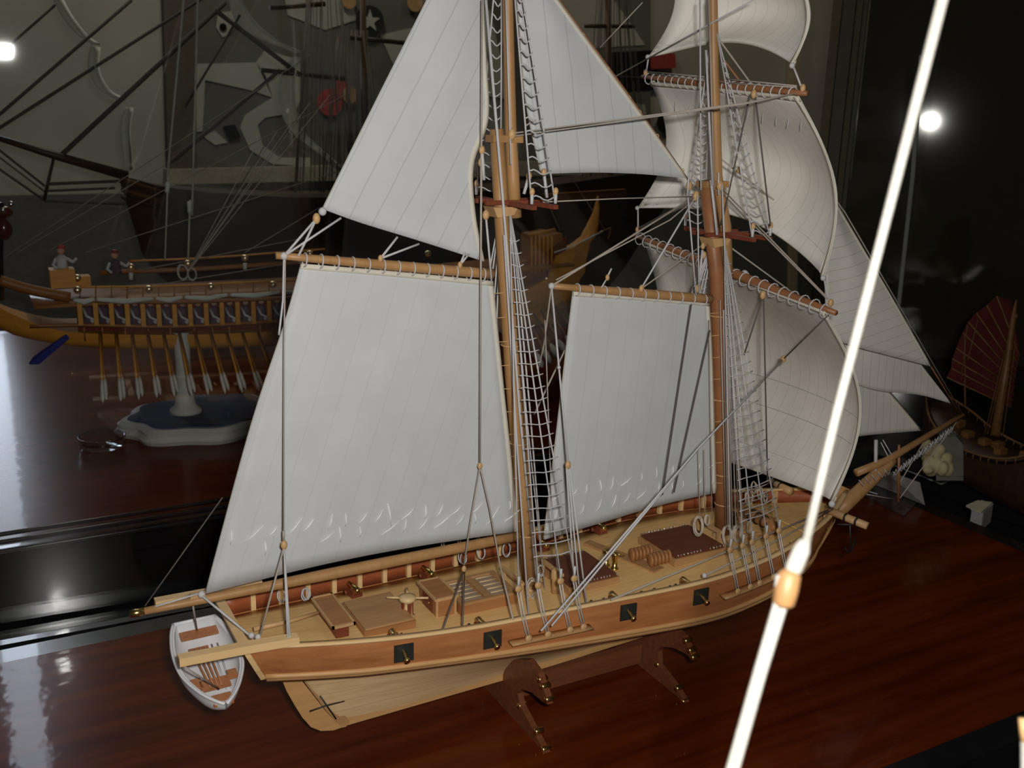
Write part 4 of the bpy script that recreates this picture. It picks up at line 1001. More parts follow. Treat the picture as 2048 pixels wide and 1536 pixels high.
ob('spar', MB().tube([PD(2050, 1480, .36), PD(2052, 1640, .36), PD(2055, 2300, .36)], .0016, 8), MT['bright_cord'], SPX); tag(ob('cap', MB().tube([PD(2047, 1436, .36), PD(2050, 1482, .36)], .0018, 8), mat_tan, SPX), 'orange wooden cap')
ropeg = tag(ob('cord_reflection', MB().tube([PY(1843, 110, .335), PY(1826, 350, .335), PY(1797, 615, .335), PY(1792, 660, .335)], .0036, 8), mat('reflection_grey', (.22, .22, .21), .6, scale=700, bump=.8)), 'thin grey braided line hanging behind the fore sails', 'cord')  # solid stand-in for the cord's reflection in the glass

# ================================================================== GALLEY MODEL on the rear table
GY = 1.133
def G(px, py, dy=0.0): return PY(px, py, GY+dy)
GA = empty('model_galley', G(365, 690)[:], 'long golden oared galley model with white canopy rolls, raised on a white column', 'model ship')
def gh(px):   # hull: top y, keel y, half width, in photograph columns taken on the centre plane
    top = sitp(px, [-60, 0, 100, 170, 330, 460, 600, 900, 1050, 1120, 1165, 1180], [570, 612, 646, 651, 653, 650, 640, 600, 560, 510, 480, 460])
    bot = sitp(px, [-60, 0, 100, 170, 330, 460, 600, 900, 1050, 1120, 1165, 1180], [600, 660, 684, 690, 694, 690, 684, 672, 655, 630, 560, 500])
    hw = sitp(px, [-60, 0, 100, 200, 500, 900, 1100, 1180], [.006, .025, .055, .075, .08, .075, .05, .004]); return top, bot, hw
rows = []
for i in range(45):
    px = -60+1240*i/44; t, b, w_ = gh(px); pt = G(px, t); pb = G(px, b); row = []
    for j in range(13):
        a = pi*j/12; row.append(V((pt.x, GY-w_*cos(a)*(1.0 if abs(cos(a)) > .99 else .98), pt.z+(pb.z-pt.z)*(sin(a)**.55))))
    rows.append(row)
gm = MB(); gm.grid(rows); gm.grid([[r[0], r[12]] for r in rows])
ghull = ob('hull', gm, mat_gold, GA)
for px in (168, 204, 250, 296, 340, 388, 425, 458, 520, 552):   # frames between the side panels
    t, b, w_ = gh(px); ob('frame', MB().tube([PY(px, t+2, GY-w_-.001), PY(px+2, b-8, GY-w_*.9-.001)], .0022, 4), mat_gold2, GA)
def gl(pts, dy, r, m_, nm, n=5): return ob(nm, MB().tube(bez([G(a, b, dy) for a, b in pts], 16), r, n), m_, GA)
gl([(60, 652), (170, 650), (330, 653), (460, 648), (640, 636)], -.085, .0035, mat_gold2, 'lower_rail')
gl([(150, 574), (330, 572), (460, 566), (650, 558)], -.085, .0022, mat_gold, 'upper_rail')
gl([(150, 600), (330, 604), (460, 600), (650, 592)], -.088, .0040, mat_gold2, 'outrigger')
gl([(260, 522), (420, 515), (650, 498)], .09, .0022, mat_gold, 'upper_rail')
gl([(200, 545), (420, 536), (650, 520)], .085, .005, mat_gold2, 'outrigger')
gl([(0, 560), (60, 578), (140, 594)], -.06, .010, mat_gold2, 'fore_beam')
dkp = MB(); rr = []
for i in range(21):
    px = 60+1050*i/20; a = G(px, itp(px, [60, 330, 650, 1110], [575, 560, 545, 500]));
    rr.append([V((a.x, GY-.085, a.z-.020)), V((a.x, GY+.085, a.z-.020))])
ob('deck', MB().grid(rr, .004), mat_gold2, GA)
dk2 = MB(); rr = []
for i in range(21):
    px = 150+960*i/20; a = G(px, gh(px)[0]); rr.append([V((a.x, GY-.05, a.z+.0)), V((a.x, GY-.045, a.z+.055))])
ob('inner_screen', MB().grid(rr, .002), mat_dark, GA)
k = 0; px = 160
while px < 600:       # posts, rowers and oars in step
    y0 = itp(px, [160, 330, 460, 600], [605, 608, 604, 597]); y1 = gh(px)[0]
    ob('post', MB().box((G(px, y0, -.085)+G(px, y1, -.085))/2, (.0038, .003, (G(px, y0, -.085)-G(px, y1, -.085)).length/2)), mat_gold, GA)
    ob('rail_post', MB().tube([G(px, y0-6, -.087), G(px, y0-34, -.087)], .0013, 4), mat_gold2, GA)
    c_ = G(px+16, y0+20, -.065); rw = empty_ = part_empty('rower', c_, GA)
    ob('body', MB().tube([c_+V((0, 0, -.022)), c_+V((0, 0, -.008)), c_+V((0, 0, .008)), c_+V((0, 0, .013))], [.010, .009, .008, .004], 8), mat_purple, rw)
    ob('head', MB().ball(c_+V((0, -.002, .019)), .0062, 8, 6), mat_skin, rw)
    ob('arm', MB().tube([c_+V((-.007, 0, .008)), c_+V((-.004, -.014, -.004)), c_+V((.008, -.020, -.010))], [.003, .0026, .002], 5), mat_grey, rw)
    ob('white_cloth', MB().ball(c_+V((.006, -.009, -.013)), .005, 7, 5), mat_grey, rw)
    if px > 180:
        for q_, (dx, dd, ey) in enumerate(((0, 0, 0), (5, .02, -6))):
            x0 = px+8+dx*.4; sx = itp(px, [190, 300, 560], [6, 22, 42]); ye = itp(px, [190, 320, 560], [805, 792, 778])+ey
            a = G(x0, 664, -.081); b = PY(x0+sx+dx, ye, GY-.215+dd); o_ = ob('oar', MB().tube([a, a.lerp(b, .72)], .0021, 5), mat_gold2 if q_ else mat_gold, GA)
            d_ = b-a; o2 = MB().tube([a+d_*.70, a+d_*.78, a+d_*.93, b], [.0022, .0034, .0034, .0008], 5); tag(ob('blade', o2, mat_baseW, o_), 'white oar blade')
    px += 31.5; k += 1
for k in range(7):    # oars seen between the two large sails
    a = G(1040+14*k, 640-6*k, -.07); b = PY(1085+16*k, 735-9*k, GY-.25); o_ = ob('oar', MB().tube([a, a.lerp(b, .72)], .003, 5), mat_gold2, GA)
    d_ = b-a; tag(ob('blade', MB().tube([a+d_*.7, a+d_*.8, a+d_*.93, b], [.003, .008, .007, .001], 5), mat_baseW, o_), 'white oar blade')
for a, b in ((64, 88), (90, 133), (134, 159), (160, 240)):
    p0 = 62+a*1.0
for a, b in ((146, 190), (193, 308), (311, 366), (369, 456), (460, 560), (563, 640)):   # rolled canopies
    ya = itp(a, [146, 330, 640], [600, 597, 580]); yb = itp(b, [146, 330, 640], [600, 597, 580]); m = (G(a, ya, -.098)+G(b, yb, -.098))/2-V((0, 0, .004))
    ob('canopy_roll', MB().tube([G(a, ya, -.098), G(a+4, ya, -.098), m, G(b-4, yb, -.098), G(b, yb, -.098)], [.0015, .0034, .0052, .0034, .0015], 7), mat_baseW, GA)
for (a, b, dy) in ((155, 580, -.095), (155, 556, -.02), (262, 534, .03), (298, 578, -.092), (422, 573, -.092), (546, 569, -.092), (490, 516, .08), (620, 507, .08), (376, 527, .0), (856, 507, .02), (1093, 557, -.05), (1104, 553, -.05), (1070, 512, .0)):
    ob('brass_knob', MB().ball(G(a, b, dy), .0068, 12, 9), mat('polished_brass', (.95, .78, .5), .32, 1.0, var=.02), GA)
for (a, b, dy) in ((490, 532, .07), (262, 552, .03), (600, 520, .07)): ob('bollard', MB().tube([G(a, b-6, dy), G(a, b+7, dy)], .004, 6), mat_baseW, GA)
ob('crate', MB().box(G(124, 555, -.01), (.020, .018, .016)), mat_gold, GA); ob('crate', MB().box(G(163, 562, .0), (.014, .014, .010)), mat_gold, GA)
for (a, b, cap_) in ((125, 540, mat_redp), (232, 548, mat_dark)):
    f = part_empty('figure', G(a, b, .0), GA); c_ = G(a, b, .0)
    ob('body', MB().tube([c_, c_+V((0, 0, .010)), c_+V((0, 0, .022)), c_+V((0, 0, .027))], [.010, .009, .009, .004], 8), mat_grey if cap_ == mat_redp else mat_purple, f)
    ob('head', MB().ball(c_+V((0, 0, .034)), .0068, 8, 6), mat_skin, f); ob('cap', MB().ball(c_+V((.001, 0, .040)), .0066, 8, 5, (1, 1, .7)), cap_, f)
    ob('arm', MB().tube([c_+V((.008, 0, .020)), c_+V((.018, -.004, .014)), c_+V((.024, -.006, .020))], [.0035, .003, .0025], 5), mat_grey, f)
    ob('arm', MB().tube([c_+V((-.008, 0, .020)), c_+V((-.015, -.006, .010)), c_+V((-.008, -.010, .004))], [.0035, .003, .0025], 5), mat_grey, f)
rb = MB(); rb.prism([G(133, 668, -.06), G(139, 676, -.06), G(78, 728, -.10), G(58, 728, -.10), G(66, 714, -.10)], (0, .008, 0)); tag(ob('ram', rb, mat_bluep, GA), 'blue painted ram')
pc = MB()
tag(ob('prow_ornament', pc.ball(G(6, 424, -.05), .013, 8, 6, (1.2, .7, .8)), mat_lac, GA), 'dark red prow carving'); ob('prow_ornament', MB().ball(G(8, 458, -.05), .016, 8, 6, (.8, .7, 1.2)), mat_lac, GA); ob('prow_post', MB().tube([G(2, 600, -.02), G(0, 510, -.03), G(2, 405, -.05)], .005, 7), mat_case, GA)
ob('prow_knob', MB().ball(G(22, 408, -.062), .005, 8, 6), mat_pearl, GA); ob('prow_knob', MB().ball(G(6, 420, -.062), .004, 8, 6), mat_pearl, GA)
# horn and castle at the right hand end
hn = bez([G(1120, 520), G(1155, 497), G(1178, 468), G(1191, 430), G(1196, 392)], 14)
ob('stern_panel', MB().prism([G(1098, 548, -.062), G(1112, 512, -.062), G(1150, 492, -.055), G(1178, 470, -.04), G(1168, 545, -.04), G(1130, 600, -.055), G(1090, 618, -.065)], (0, .006, 0)), mat_gold, GA)
ob('stern_panel', MB().prism([G(1078, 636, -.07), G(1092, 622, -.07), G(1132, 606, -.06), G(1130, 642, -.06), G(1090, 652, -.07)], (0, .006, 0)), mat_gold, GA)
ob('horn', MB().tube(hn, [.006+.010*(1-abs(i/7-1)) if i < 10 else .012-.002*(i-9) for i in range(15)], 8), mat_gold, GA)
ob('cabin', MB().prism([G(1062, 470), G(1104, 462), G(1108, 540), G(1060, 548)], (0, .09, 0)), mat_gold2, GA)
for k in range(6): ob('cabin_post', MB().tube([G(1064+8*k, 472, -.047), G(1063+8*k, 545, -.047)], .0022, 5), mat_gold, GA)
ob('cabin_roof', MB().tube([G(1058, 470, -.05), G(1110, 460, -.05)], .0045, 6), mat_gold, GA)
gl([(1108, 505), (1150, 490), (1205, 462)], -.05, .0022, mat_baseW, 'rail_cord')
ob('lamp_arm', MB().tube([G(1190, 468, -.05), G(1222, 455, -.05), G(1216, 478, -.05)], .0018, 5), mat_gold2, GA)
# rigging of the galley
K0 = G(375, 545, .0)
for (a, b) in ((508, 300), (530, 290), (556, 260), (580, 250), (620, 205), (660, 190)): rope([K0, G(a, b, .02)], .0009, mat_dark_rope if a % 4 else mat_beige_rope, GA)
for p_, q_ in (((0, 520), (620, 110)), ((35, 505), (330, 330)), ((100, 500), (700, 185)), ((170, 505), (700, 335)), ((250, 580), (620, 520)), ((280, 540), (640, 470)), ((490, 505), (640, 415)), ((1075, 355), (1120, 462)), ((1140, 350), (1210, 460))): rope([G(*p_, .0), G(*q_, .0)], .0009, mat('old_cord', (.30, .25, .20), .8), GA)
for p_, q_, r_ in (((335, 350), (373, -60), .0022), ((384, 430), (397, -60), .0020), ((330, 520), (336, 350), .0016), ((376, 530), (380, 400), .0018)): rope([G(*p_, .02), G(*q_, .02)], r_, mat('pale_cord', (.42, .41, .36), .8), GA, nm='vertical_cord')
ob('cord_sleeve', MB().tube([G(334, 385, .0), G(336, 365, .0)], .004, 6), mat_baseW, GA); ob('cord_sleeve', MB().tube([G(379, 425, .0), G(379, 403, .0)], .004, 6), mat_baseW, GA)
coil(G(366, 545, -.01), .014, n=3, m_=MT['pale_cord'], par=GA, r=.0012); coil(G(384, 548, -.01), .012, n=3, m_=MT['pale_cord'], par=GA, r=.0012)
# white column and scalloped base
bc = PZ(372, 822, TZ+.03)
PB = empty('model_stand', (bc.x, bc.y, TZ-.002), 'white scalloped plinth with a blue top and a white column under the galley', 'stand')
def scallop(r, z, n=96, ph=0.0):
    return [V((bc.x+.035+r*1.42*cos(2*pi*i/n)*(1+.06*cos(8*2*pi*i/n+ph)), bc.y+r*1.15*sin(2*pi*i/n)*(1+.045*cos(8*2*pi*i/n+ph)), z)) for i in range(n)]
def stackrings(rings_):
    n = len(rings_[0]); m_ = MB(); vs = [p for r in rings_ for p in r]; fs = []
    for k in range(len(rings_)-1):
        for i in range(n): fs.append((k*n+i, k*n+(i+1) % n, (k+1)*n+(i+1) % n, (k+1)*n+i))
    fs.append(tuple(range(n))[::-1]); fs.append(tuple(range((len(rings_)-1)*n, len(rings_)*n))); return m_.add(vs, fs, False)
ob('plinth', stackrings([scallop(.105, TZ-.0015), scallop(.108, TZ+.006), scallop(.103, TZ+.014), scallop(.104, TZ+.020), scallop(.098, TZ+.026)]), mat_baseW, PB)
ob('plinth_top', stackrings([scallop(.092, TZ+.0262), scallop(.091, TZ+.0285)]), mat_blue, PB)
ob('column', MB().lathe((bc.x, bc.y, TZ+.0286), [(.030, 0), (.028, .006), (.019, .014), (.016, .04), (.0135, .09), (.014, .150)], n=18), mat_baseW, PB)
# ================================================================== THREE-MASTED SHIP behind the galley
TY = 1.80
def T(px, py, dy=0.0): return PY(px, py, TY+dy)
TS = empty('model_sailing_ship', T(700, 560)[:], 'large dark three-masted sailing ship model with pale sails behind the galley', 'model ship')
rows = []
for i in range(33):
    px = 240+1080*i/32; t = sitp(px, [240, 330, 600, 1000, 1320], [350, 372, 388, 372, 335]); b = sitp(px, [240, 262, 290, 420, 1200, 1320], [372, 470, 545, 600, 590, 430])
    w_ = sitp(px, [240, 300, 450, 900, 1320], [.006, .05, .10, .11, .05]); pt = T(px, t); pb = T(px, b)
    rows.append([V((pt.x, TY-w_*cos(pi*j/10), pt.z+(pb.z-pt.z)*sin(pi*j/10)**.6)) for j in range(11)])
mat_oldhull = wood('old_hull_wood', (.035, .018, .010), (.07, .032, .016), sc=(6, 60, 60)); mat_old2 = wood('old_trim_wood', (.11, .055, .02), (.17, .085, .03), sc=(6, 60, 60))
gm = MB(); gm.grid(rows); gm.grid([[r[0], r[10]] for r in rows]); ob('hull', gm, mat_oldhull, TS)
for dv, m_ in ((6, mat_old2), (22, mat_old2), (34, mat_oldhull)):
    ob('wale', MB().tube([V((r[0].x, r[2].y-.004, r[0].z-(dv/1990*3.0))) for r in rows], .006, 5), m_, TS)
for k in range(9): ob('gun_port', MB().box(T(640+75*k, 410, -.115), (.010, .006, .010)), mat_black, TS)
ob('stern_gallery', MB().prism([T(1085, 388, -.12), T(1250, 378, -.12), T(1250, 392, -.12), T(1090, 402, -.12)], (0, .02, 0)), mat_gold2, TS)
ob('bowsprit', MB().tube([T(255, 352), T(108, 310), T(-30, 268)], [.012, .010, .006], 7), mat_oldhull, TS)
ob('dolphin_striker', MB().tube([T(108, 310), T(88, 402)], .004, 5), mat_oldhull, TS)
for p_, q_, r_ in (((-20, 285), (90, 372), .003), ((-20, 325), (88, 400), .003), ((-20, 300), (92, 385), .002), ((92, 368), (240, 362), .004), ((92, 382), (230, 376), .003), ((88, 402), (250, 408), .003), ((-5, 232), (263, 0), .004), ((-5, 258), (430, -20), .004), ((123, 309), (450, 5), .006), ((342, 325), (560, 140), .005), ((430, 20), (600, 150), .006), ((20, 90), (110, 10), .003), ((370, 215), (480, 30), .003)):
    rope([T(*p_), T(*q_)], r_, mat_dark_rope, TS, nm='stay')
mat_oldsail = mat('old_sailcloth', (.62, .61, .53), .9, var=.08)
def ribbon(pts, w_, nm, lab, w2=None):
    c = bez([T(*p) for p in pts], 14); rows_ = []
    n_ = len(c)
    for i, p in enumerate(c):
        t = i/(n_-1); ww = w_*(.25+.75*sin(pi*min(1, t*1.15+.05))); rows_.append([p-R_*ww*.5, p+D_*.04, p+R_*ww*.5])
    o_ = ob(nm, MB().grid(rows_, .003), mat_oldsail, TS); o_['label'] = lab
ribbon([(186, 92), (184, 137), (205, 178), (240, 200)], .013, 'jib', 'middle curved pale jib')
ribbon([(254, 215), (247, 256), (250, 300), (253, 342)], .010, 'jib', 'lowest narrow pale jib')
ribbon([(105, -15), (130, 30), (160, 68), (186, 88)], .012, 'jib', 'upper pale jib')
ribbon([(460, -20), (492, 44), (540, 80), (597, 104)], .042, 'square_sail', 'upper curved fore sail')
ribbon([(596, 113), (577, 147), (574, 205), (594, 262), (649, 310), (690, 350)], .036, 'square_sail', 'lower curved fore sail')
for mxp, tops in ((733, True), (1222, True), (620, False)):
    if tops: ob('mast', MB().tube([T(mxp, 380), T(mxp-4, 200), T(mxp-8, -60)], [.012, .010, .007], 8), mat_old2, TS)
for a, b in (((540, 16), (650, 8)), ((522, 140), (690, 158)), ((1170, 52), (1268, 53)), ((1150, 150), (1290, 158)), ((700, 75), (830, 88)), ((1200, -5), (1262, -4))): ob('yard', MB().tube([T(*a), T(*b)], .006, 6), mat_oldhull, TS)
random.seed(11)
rg = MB()
for mxp, y0, y1 in ((640, -40, 385), (700, 60, 385), (1225, -40, 360)):
    for k in range(26):
        x = mxp+random.uniform(-62, 75); x2 = mxp+(x-mxp)*.45+random.uniform(-6, 6); rg.tube([T(x, y1, random.uniform(-.09, .09)), T(x2, y0, random.uniform(-.02, .02))], .0014, 3)
tag(ob('shroud_lines', rg, mat('faded_cord', (.16, .13, .10), .8), TS), kind='stuff')
# ================================================================== WALL ART
WY = 3.39
def Wl(px, py, dy=0.0): return PY(px, py, WY+dy)
mat_art_w = mat('mural_pale', (.46, .45, .40), .9, var=.06, scale=4); mat_art_d = mat('mural_dark', (.15, .14, .125), .9, var=.15, scale=4)
WA = empty('mural_panel', Wl(500, 330), 'dark painted wall panel with large pale abstract shapes behind the models', 'painting') if False else empty('mural_panel', Wl(560, 330)[:], 'dark painted wall panel with large pale abstract shapes behind the models', 'painting')
def flat(nm, pts, m_, par, dy, th=.004): return ob(nm, MB().prism([Wl(a, b, dy) for a, b in pts], (0, th, 0)), m_, par)
flat('panel', [(380, -120), (1300, -120), (1300, 320), (388, 335)], mat_art_d, WA, -.006, .010)
for pts in (((383, 128), (512, 125), (530, 150), (545, 195), (500, 180), (410, 160), (405, 262), (385, 265)), ((512, 125), (530, 100), (600, 120), (600, 200), (545, 195)),
            ((545, 195), (600, 200), (590, 225), (530, 235), (515, 250), (525, 290), (560, 315), (620, 315), (620, 333), (545, 328), (500, 300), (480, 255), (490, 230)),
            ((436, 25), (465, 22), (478, 40), (462, 66), (445, 75), (432, 55)), ((405, 272), (430, 262), (455, 285), (430, 290)), ((560, -60), (700, -60), (712, 40), (650, 60), (575, 30)), ((760, 70), (980, 20), (1020, 200), (800, 160)), ((1080, -40), (1200, -40), (1290, 90), (1120, 100)), ((1130, 180), (1290, 210), (1300, 300), (1180, 290))):
    flat('pale_shape', pts, mat_art_w, WA, -.014)
def disc(nm, c, r, m_, par, dy, n=20):
    cc = Wl(*c, dy); return ob(nm, MB().prism([cc+V((r*cos(2*pi*i/n), 0, r*sin(2*pi*i/n))) for i in range(n)], (0, .004, 0)), m_, par)
disc('dark_dot', (446, 54), .014, mat_case, WA, -.02)
flat('dark_square', [(445, 252), (470, 249), (482, 275), (460, 283)], mat_case, WA, -.018)
disc('red_shape', (660, 205), .055, mat_redp, WA, -.022); disc('red_shape', (684, 178), .04, mat_redp, WA, -.026); disc('yellow_shape', (700, 190), .034, mat_tan, WA, -.030)
flat('red_shape', [(1300, 108), (1350, 106), (1352, 136), (1302, 138)], mat_redp, WA, -.02)
dd = disc('emblem_disc', (740, 42), .062, mat_black, WA, -.034)
cc = Wl(740, 42, -.040); ob('star', MB().prism([cc+V(((.046 if i % 2 == 0 else .018)*sin(pi*i/5), 0, (.046 if i % 2 == 0 else .018)*cos(pi*i/5))) for i in range(10)], (0, .004, 0)), mat_art_w, dd)
disc('yellow_shape', (830, 6), .035, mat_tan, WA, -.034); disc('yellow_shape', (698, 2), .03, mat_tan, WA, -.034)
flat('dark_shape', [(1215, 105), (1310, 100), (1320, 180), (1210, 185)], mat_case, WA, -.012); disc('dark_shape', (1330, 245), .05, mat_case, WA, -.016)
struct('trim_1', MB().prism([Wl(320, -150, -.02), Wl(382, -150, -.02), Wl(392, 345, -.02), Wl(334, 345, -.02)], (0, .05, 0)), mat('dark_brown_beam', (.11, .09, .07), .8))
struct('trim_2', MB().prism([Wl(330, 338, -.04), Wl(1300, 318, -.04), Wl(1300, 345, -.04), Wl(330, 368, -.04)], (0, .08, 0)), mat('ledge_paint', (.38, .35, .28), .8))
struct('trim_3', MB().prism([Wl(1583, -150, -.02), Wl(1596, -150, -.02), Wl(1588, 600, -.02), Wl(1574, 600, -.02)], (0, .05, 0)), mat('pale_brown_post', (.5, .42, .28), .7))
# dark lower part of the back wall
struct('trim_4', MB().prism([Wl(-200, 395, -.01), Wl(1700, 360, -.01), Wl(1700, 900, -.01), Wl(-200, 900, -.01)], (0, .02, 0)), mat('dark_dado', (.14, .14, .13), .8))
# ---- glazed door standing ajar at the right
c0 = CAM+(ray(1850, 200)-V((0, 0, ray(1850, 200).z)))*2.55
dn = (c0-CAM); dn.z = 0; dn.normalize(); dr = V((dn.y, -dn.x, 0))
def DP(px, py, off=0.0):
    r = ray(px, py); P0 = c0+dn*off; return CAM+r*((P0-CAM).dot(dn)/r.dot(dn))
DO = tag(bpy.data.objects.new('door_1', None), kind='structure'); COL.objects.link(DO); DO.location = (c0.x, c0.y, -.9)
def dquad(nm, pa, pb, m_, off, th=.03, z0=-.9, z1=2.3):
    a = DP(pa, 200, off); b = DP(pb, 200, off); poly = [V((a.x, a.y, z0)), V((b.x, b.y, z0)), V((b.x, b.y, z1)), V((a.x, a.y, z1))]
    return ob(nm, MB().prism(poly, dn*th), m_, DO)
dquad('stile', 1648, 1666, mat('door_edge', (.20, .155, .09), .6), 0, .05); dquad('stile', 1668, 1692, mat('door_stile', (.12, .09, .055), .5), 0, .05); dquad('stile', 1694, 1706, MT['door_edge'], 0, .04); dquad('stile', 1708, 1716, MT['door_stile'], 0, .04)
dquad('pane', 1718, 2300, mat_doorglass, .02, .004); dquad('stile', 2300, 2340, MT['door_stile'], 0, .05)
dquad('curtain', 1720, 2300, mat('dark_curtain', (.11, .09, .062), .9), .12, .01)
a = DP(1718, 200, 0); b = DP(2300, 200, 0)
for z0, z1 in ((-.9, -.72), (2.2, 2.3)): ob('rail', MB().prism([V((a.x, a.y, z0)), V((b.x, b.y, z0)), V((b.x, b.y, z1)), V((a.x, a.y, z1))], dn*.03), MT['door_stile'], DO)
# ================================================================== JUNK MODEL
JD = 1.78
mat_jw = wood('junk_wood', (.13, .065, .02), (.22, .11, .035), sc=(20, 80, 80))
def J(px, py, d=JD): return PD(px, py, d)
JK = empty('model_junk', J(1990, 1000)[:], 'small golden sailing junk model with battened dark red sails', 'model ship')
le = [(1994, 592), (1974, 611), (1953, 626), (1937, 644), (1926, 666), (1913, 697), (1905, 718), (1903, 737), (1894, 755)]
re_ = [(2039, 713), (2035, 728), (2033, 742), (2031, 754), (2029, 764), (2028, 776), (2027, 788), (2025, 800), (2023, 815)]
mat_jsail = mat('junk_sailcloth', (.085, .008, .005), .9, var=.2, scale=20)
rows = []
for a, b in zip(le, re_):
    rows.append([J(lerp(a[0], b[0], t/6), lerp(a[1], b[1], t/6), JD+.01*sin(pi*t/6)) for t in range(7)])
js = ob('sail', MB().grid([[J(2020, 600, JD)]*7]+rows, .0015), mat_jsail, JK)
for a, b in zip(le, re_):
    ob('batten', MB().tube([J(*a, JD-.006), J(*b, JD-.006)], .0014, 5), mat_jw, js)
ob('mast', MB().tube([J(1990, 872, JD-.012), J(2012, 740, JD-.012), J(2026, 640, JD-.012), J(2033, 600, JD-.012)], [.0085, .007, .005, .0015], 8), mat_jw, JK)
ob('mast_cap', MB().ball(J(2030, 632, JD-.012), .005, 8, 6), mat_jw, JK)
for a, b in (((1975, 868), (2016, 690)), ((2006, 872), (2030, 690)), ((1929, 670), (1931, 810)), ((1935, 650), (1922, 760)), ((1956, 640), (1935, 720)), ((1930, 815), (1929, 760)), ((1970, 866), (2010, 700))): rope([J(*a, JD-.02), J(*b, JD-.02)], .0008, mat_jw, JK)
rows = []
ca, cb = J(1868, 850, JD+.12), J(2150, 965, JD-.22)
for i in range(21):
    t = i/20; c_ = ca.lerp(cb, t); w_ = sitp(t, [0, .15, .5, .85, 1], [.025, .05, .062, .05, .03]); hgt = sitp(t, [0, .3, .7, 1], [.045, .0, .0, .05]); sdv = Z_.cross((cb-ca).normalized()).normalized()
    rows.append([c_+sdv*w_*cos(pi*j/10)+V((0, 0, hgt-(c_.z+hgt-TZ+.047)*sin(pi*j/10)**.7)) for j in range(11)])
gm = MB(); gm.grid(rows); gm.grid([[r[0], r[10]] for r in rows]); ob('hull', gm, mat_oldhull, JK)
ob('deck', MB().grid([[r[0].lerp(r[10], .08)+V((0, 0, .004)), r[0].lerp(r[10], .92)+V((0, 0, .004))] for r in rows[1:-1]], .003), mat_oldhull, JK)
for sd_ in (0, 10):
    ob('bulwark_rail', MB().tube([r[sd_]+V((0, 0, .010)) for r in rows], .0022, 5), mat_jw, JK)
    for i in range(1, 20): ob('rail_post', MB().tube([rows[i][sd_], rows[i][sd_]+V((0, 0, .010))], .0012, 4), mat_jw, JK)
for i in (4, 6, 8, 9, 11, 13): ob('deck_house', MB().box(rows[i][0].lerp(rows[i][10], .5+random.uniform(-.12, .12))+V((0, 0, .010)), (.009, .007, .007)), mat_jw, JK)
# ================================================================== SMALL THINGS ON THE BLACK TABLE
BT = TZ-.05
sp_ = PZ(1880, 955, BT+.001)
SH = empty('carved_block', (sp_.x, sp_.y, BT), 'lumpy cream shell carving with a grey back on the black table', 'ornament')
random.seed(5)
lb = MB()
for k in range(26): lb.ball(J(1874+random.uniform(-20, 22), 922+random.uniform(-30, 22), 1.50+random.uniform(-.01, .015)), random.uniform(.006, .011), 8, 6, (random.uniform(.7, 1.3), .9, random.uniform(.7, 1.4)))
cv_ = ob('carving', lb, mat('cream_shell', (.42, .36, .20), .7, var=.2, scale=40), SH)
rm_ = cv_.modifiers.new('fuse', 'REMESH'); rm_.mode = 'VOXEL'; rm_.voxel_size = .0022; rm_.use_smooth_shade = True
sm_ = cv_.modifiers.new('soften', 'SMOOTH'); sm_.iterations = 5
bk = [J(1878, 868, 1.53), J(1912, 868, 1.53), J(1926, 885, 1.53), J(1926, 948, 1.53), J(1893, 948, 1.53), J(1870, 925, 1.53)]
ob('back_block', MB().prism(bk, dn*.03), mat('grey_stone', (.13, .12, .10), .8, var=.1), SH)
ob('foot', MB().prism([J(1872, 945, 1.53), J(1926, 945, 1.53), J(1926, 955, 1.53), J(1872, 955, 1.53)], dn*.03), MT['grey_stone'], SH)
b0 = PZ(1962, 1052, BT)
WBk = empty('place_block', b0[:], 'small pale tilted card block on the black table near the junk model', 'block')
ob('card', MB().prism([PZ(1932, 1012, BT+.036), PZ(1955, 1002, BT+.040), PZ(1985, 1006, BT+.040), PZ(1962, 1026, BT+.034)], (0, 0, .003)), mat('cream_card', (.45, .43, .30), .7), WBk)
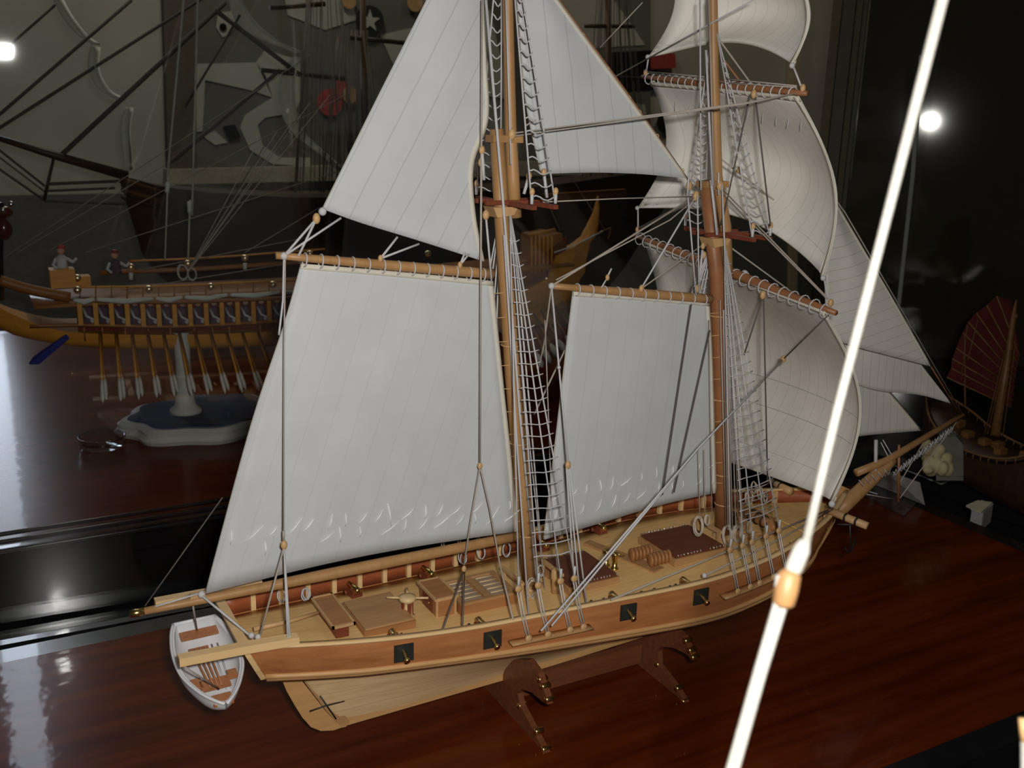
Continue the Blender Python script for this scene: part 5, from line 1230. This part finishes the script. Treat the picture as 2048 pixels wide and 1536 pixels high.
ob('body', MB().prism([PZ(1942, 1020, BT+.032), PZ(1962, 1026, BT+.032), PZ(1980, 1008, BT+.032), PZ(1958, 1004, BT+.032)], (0, 0, .002)).prism([PZ(1941, 1036, BT+.016), PZ(1964, 1044, BT+.016), PZ(1984, 1026, BT+.016), PZ(1960, 1018, BT+.016)], (0, 0, .032)), mat('white_block', (.36, .36, .35), .7), WBk)
ag = empty('acrylic_shelf', PZ(1880, 968, BT+.02)[:], 'clear acrylic plate with bright edges in front of the cream carving', 'shelf')
pl_ = [PZ(1790, 932, BT+.02), PZ(1882, 968, BT+.02), PZ(1955, 942, BT+.02), PZ(1870, 915, BT+.02)]
ob('plate', MB().prism(pl_, (0, 0, .004)), mat_acryl, ag); ob('bright_edge', MB().tube(pl_[:3], .0016, 5), mat('acrylic_edge', (.22, .23, .22), .3), ag)
for k in range(3): ob('foot', MB().tube([pl_[k]+(pl_[3]-pl_[1])*.02, V((pl_[k].x, pl_[k].y, BT+.0005))+(pl_[3]-pl_[1])*.02], .002, 6), mat_acryl, ag)
ch = empty('card_holder', PZ(1800, 1010, TZ)[:], 'clear folded plastic card holder with a pale card at the table edge', 'card holder')
ob('plate', MB().prism([PZ(1712, 985, TZ+.002), PZ(1808, 1032, TZ+.002), PZ(1836, 1003, TZ+.002), PZ(1740, 962, TZ+.002)], (0, 0, .002)), mat_acryl, ch)
ob('card', MB().prism([PZ(1740, 965, TZ+.004), PZ(1850, 1010, TZ+.004), PX(1840, 965, .82), PX(1765, 938, .80)], dn*.0015), mat('pale_card', (.20, .18, .165), .6), ch)
ob('bright_edge', MB().tube([PZ(1720, 978, TZ+.005), PZ(1755, 988, TZ+.005)], .001, 4), mat_grey, ch)
gd = PZ(205, 893, TZ)
tag(ob('glass_dish', MB().lathe((gd.x, gd.y, TZ-.0015), [(.030, 0), (.036, .004), (.040, .022), (.037, .022), (.033, .008), (.004, .005)], n=20), mat_acryl), 'faint clear glass dish on the dark table left of the white plinth', 'dish')
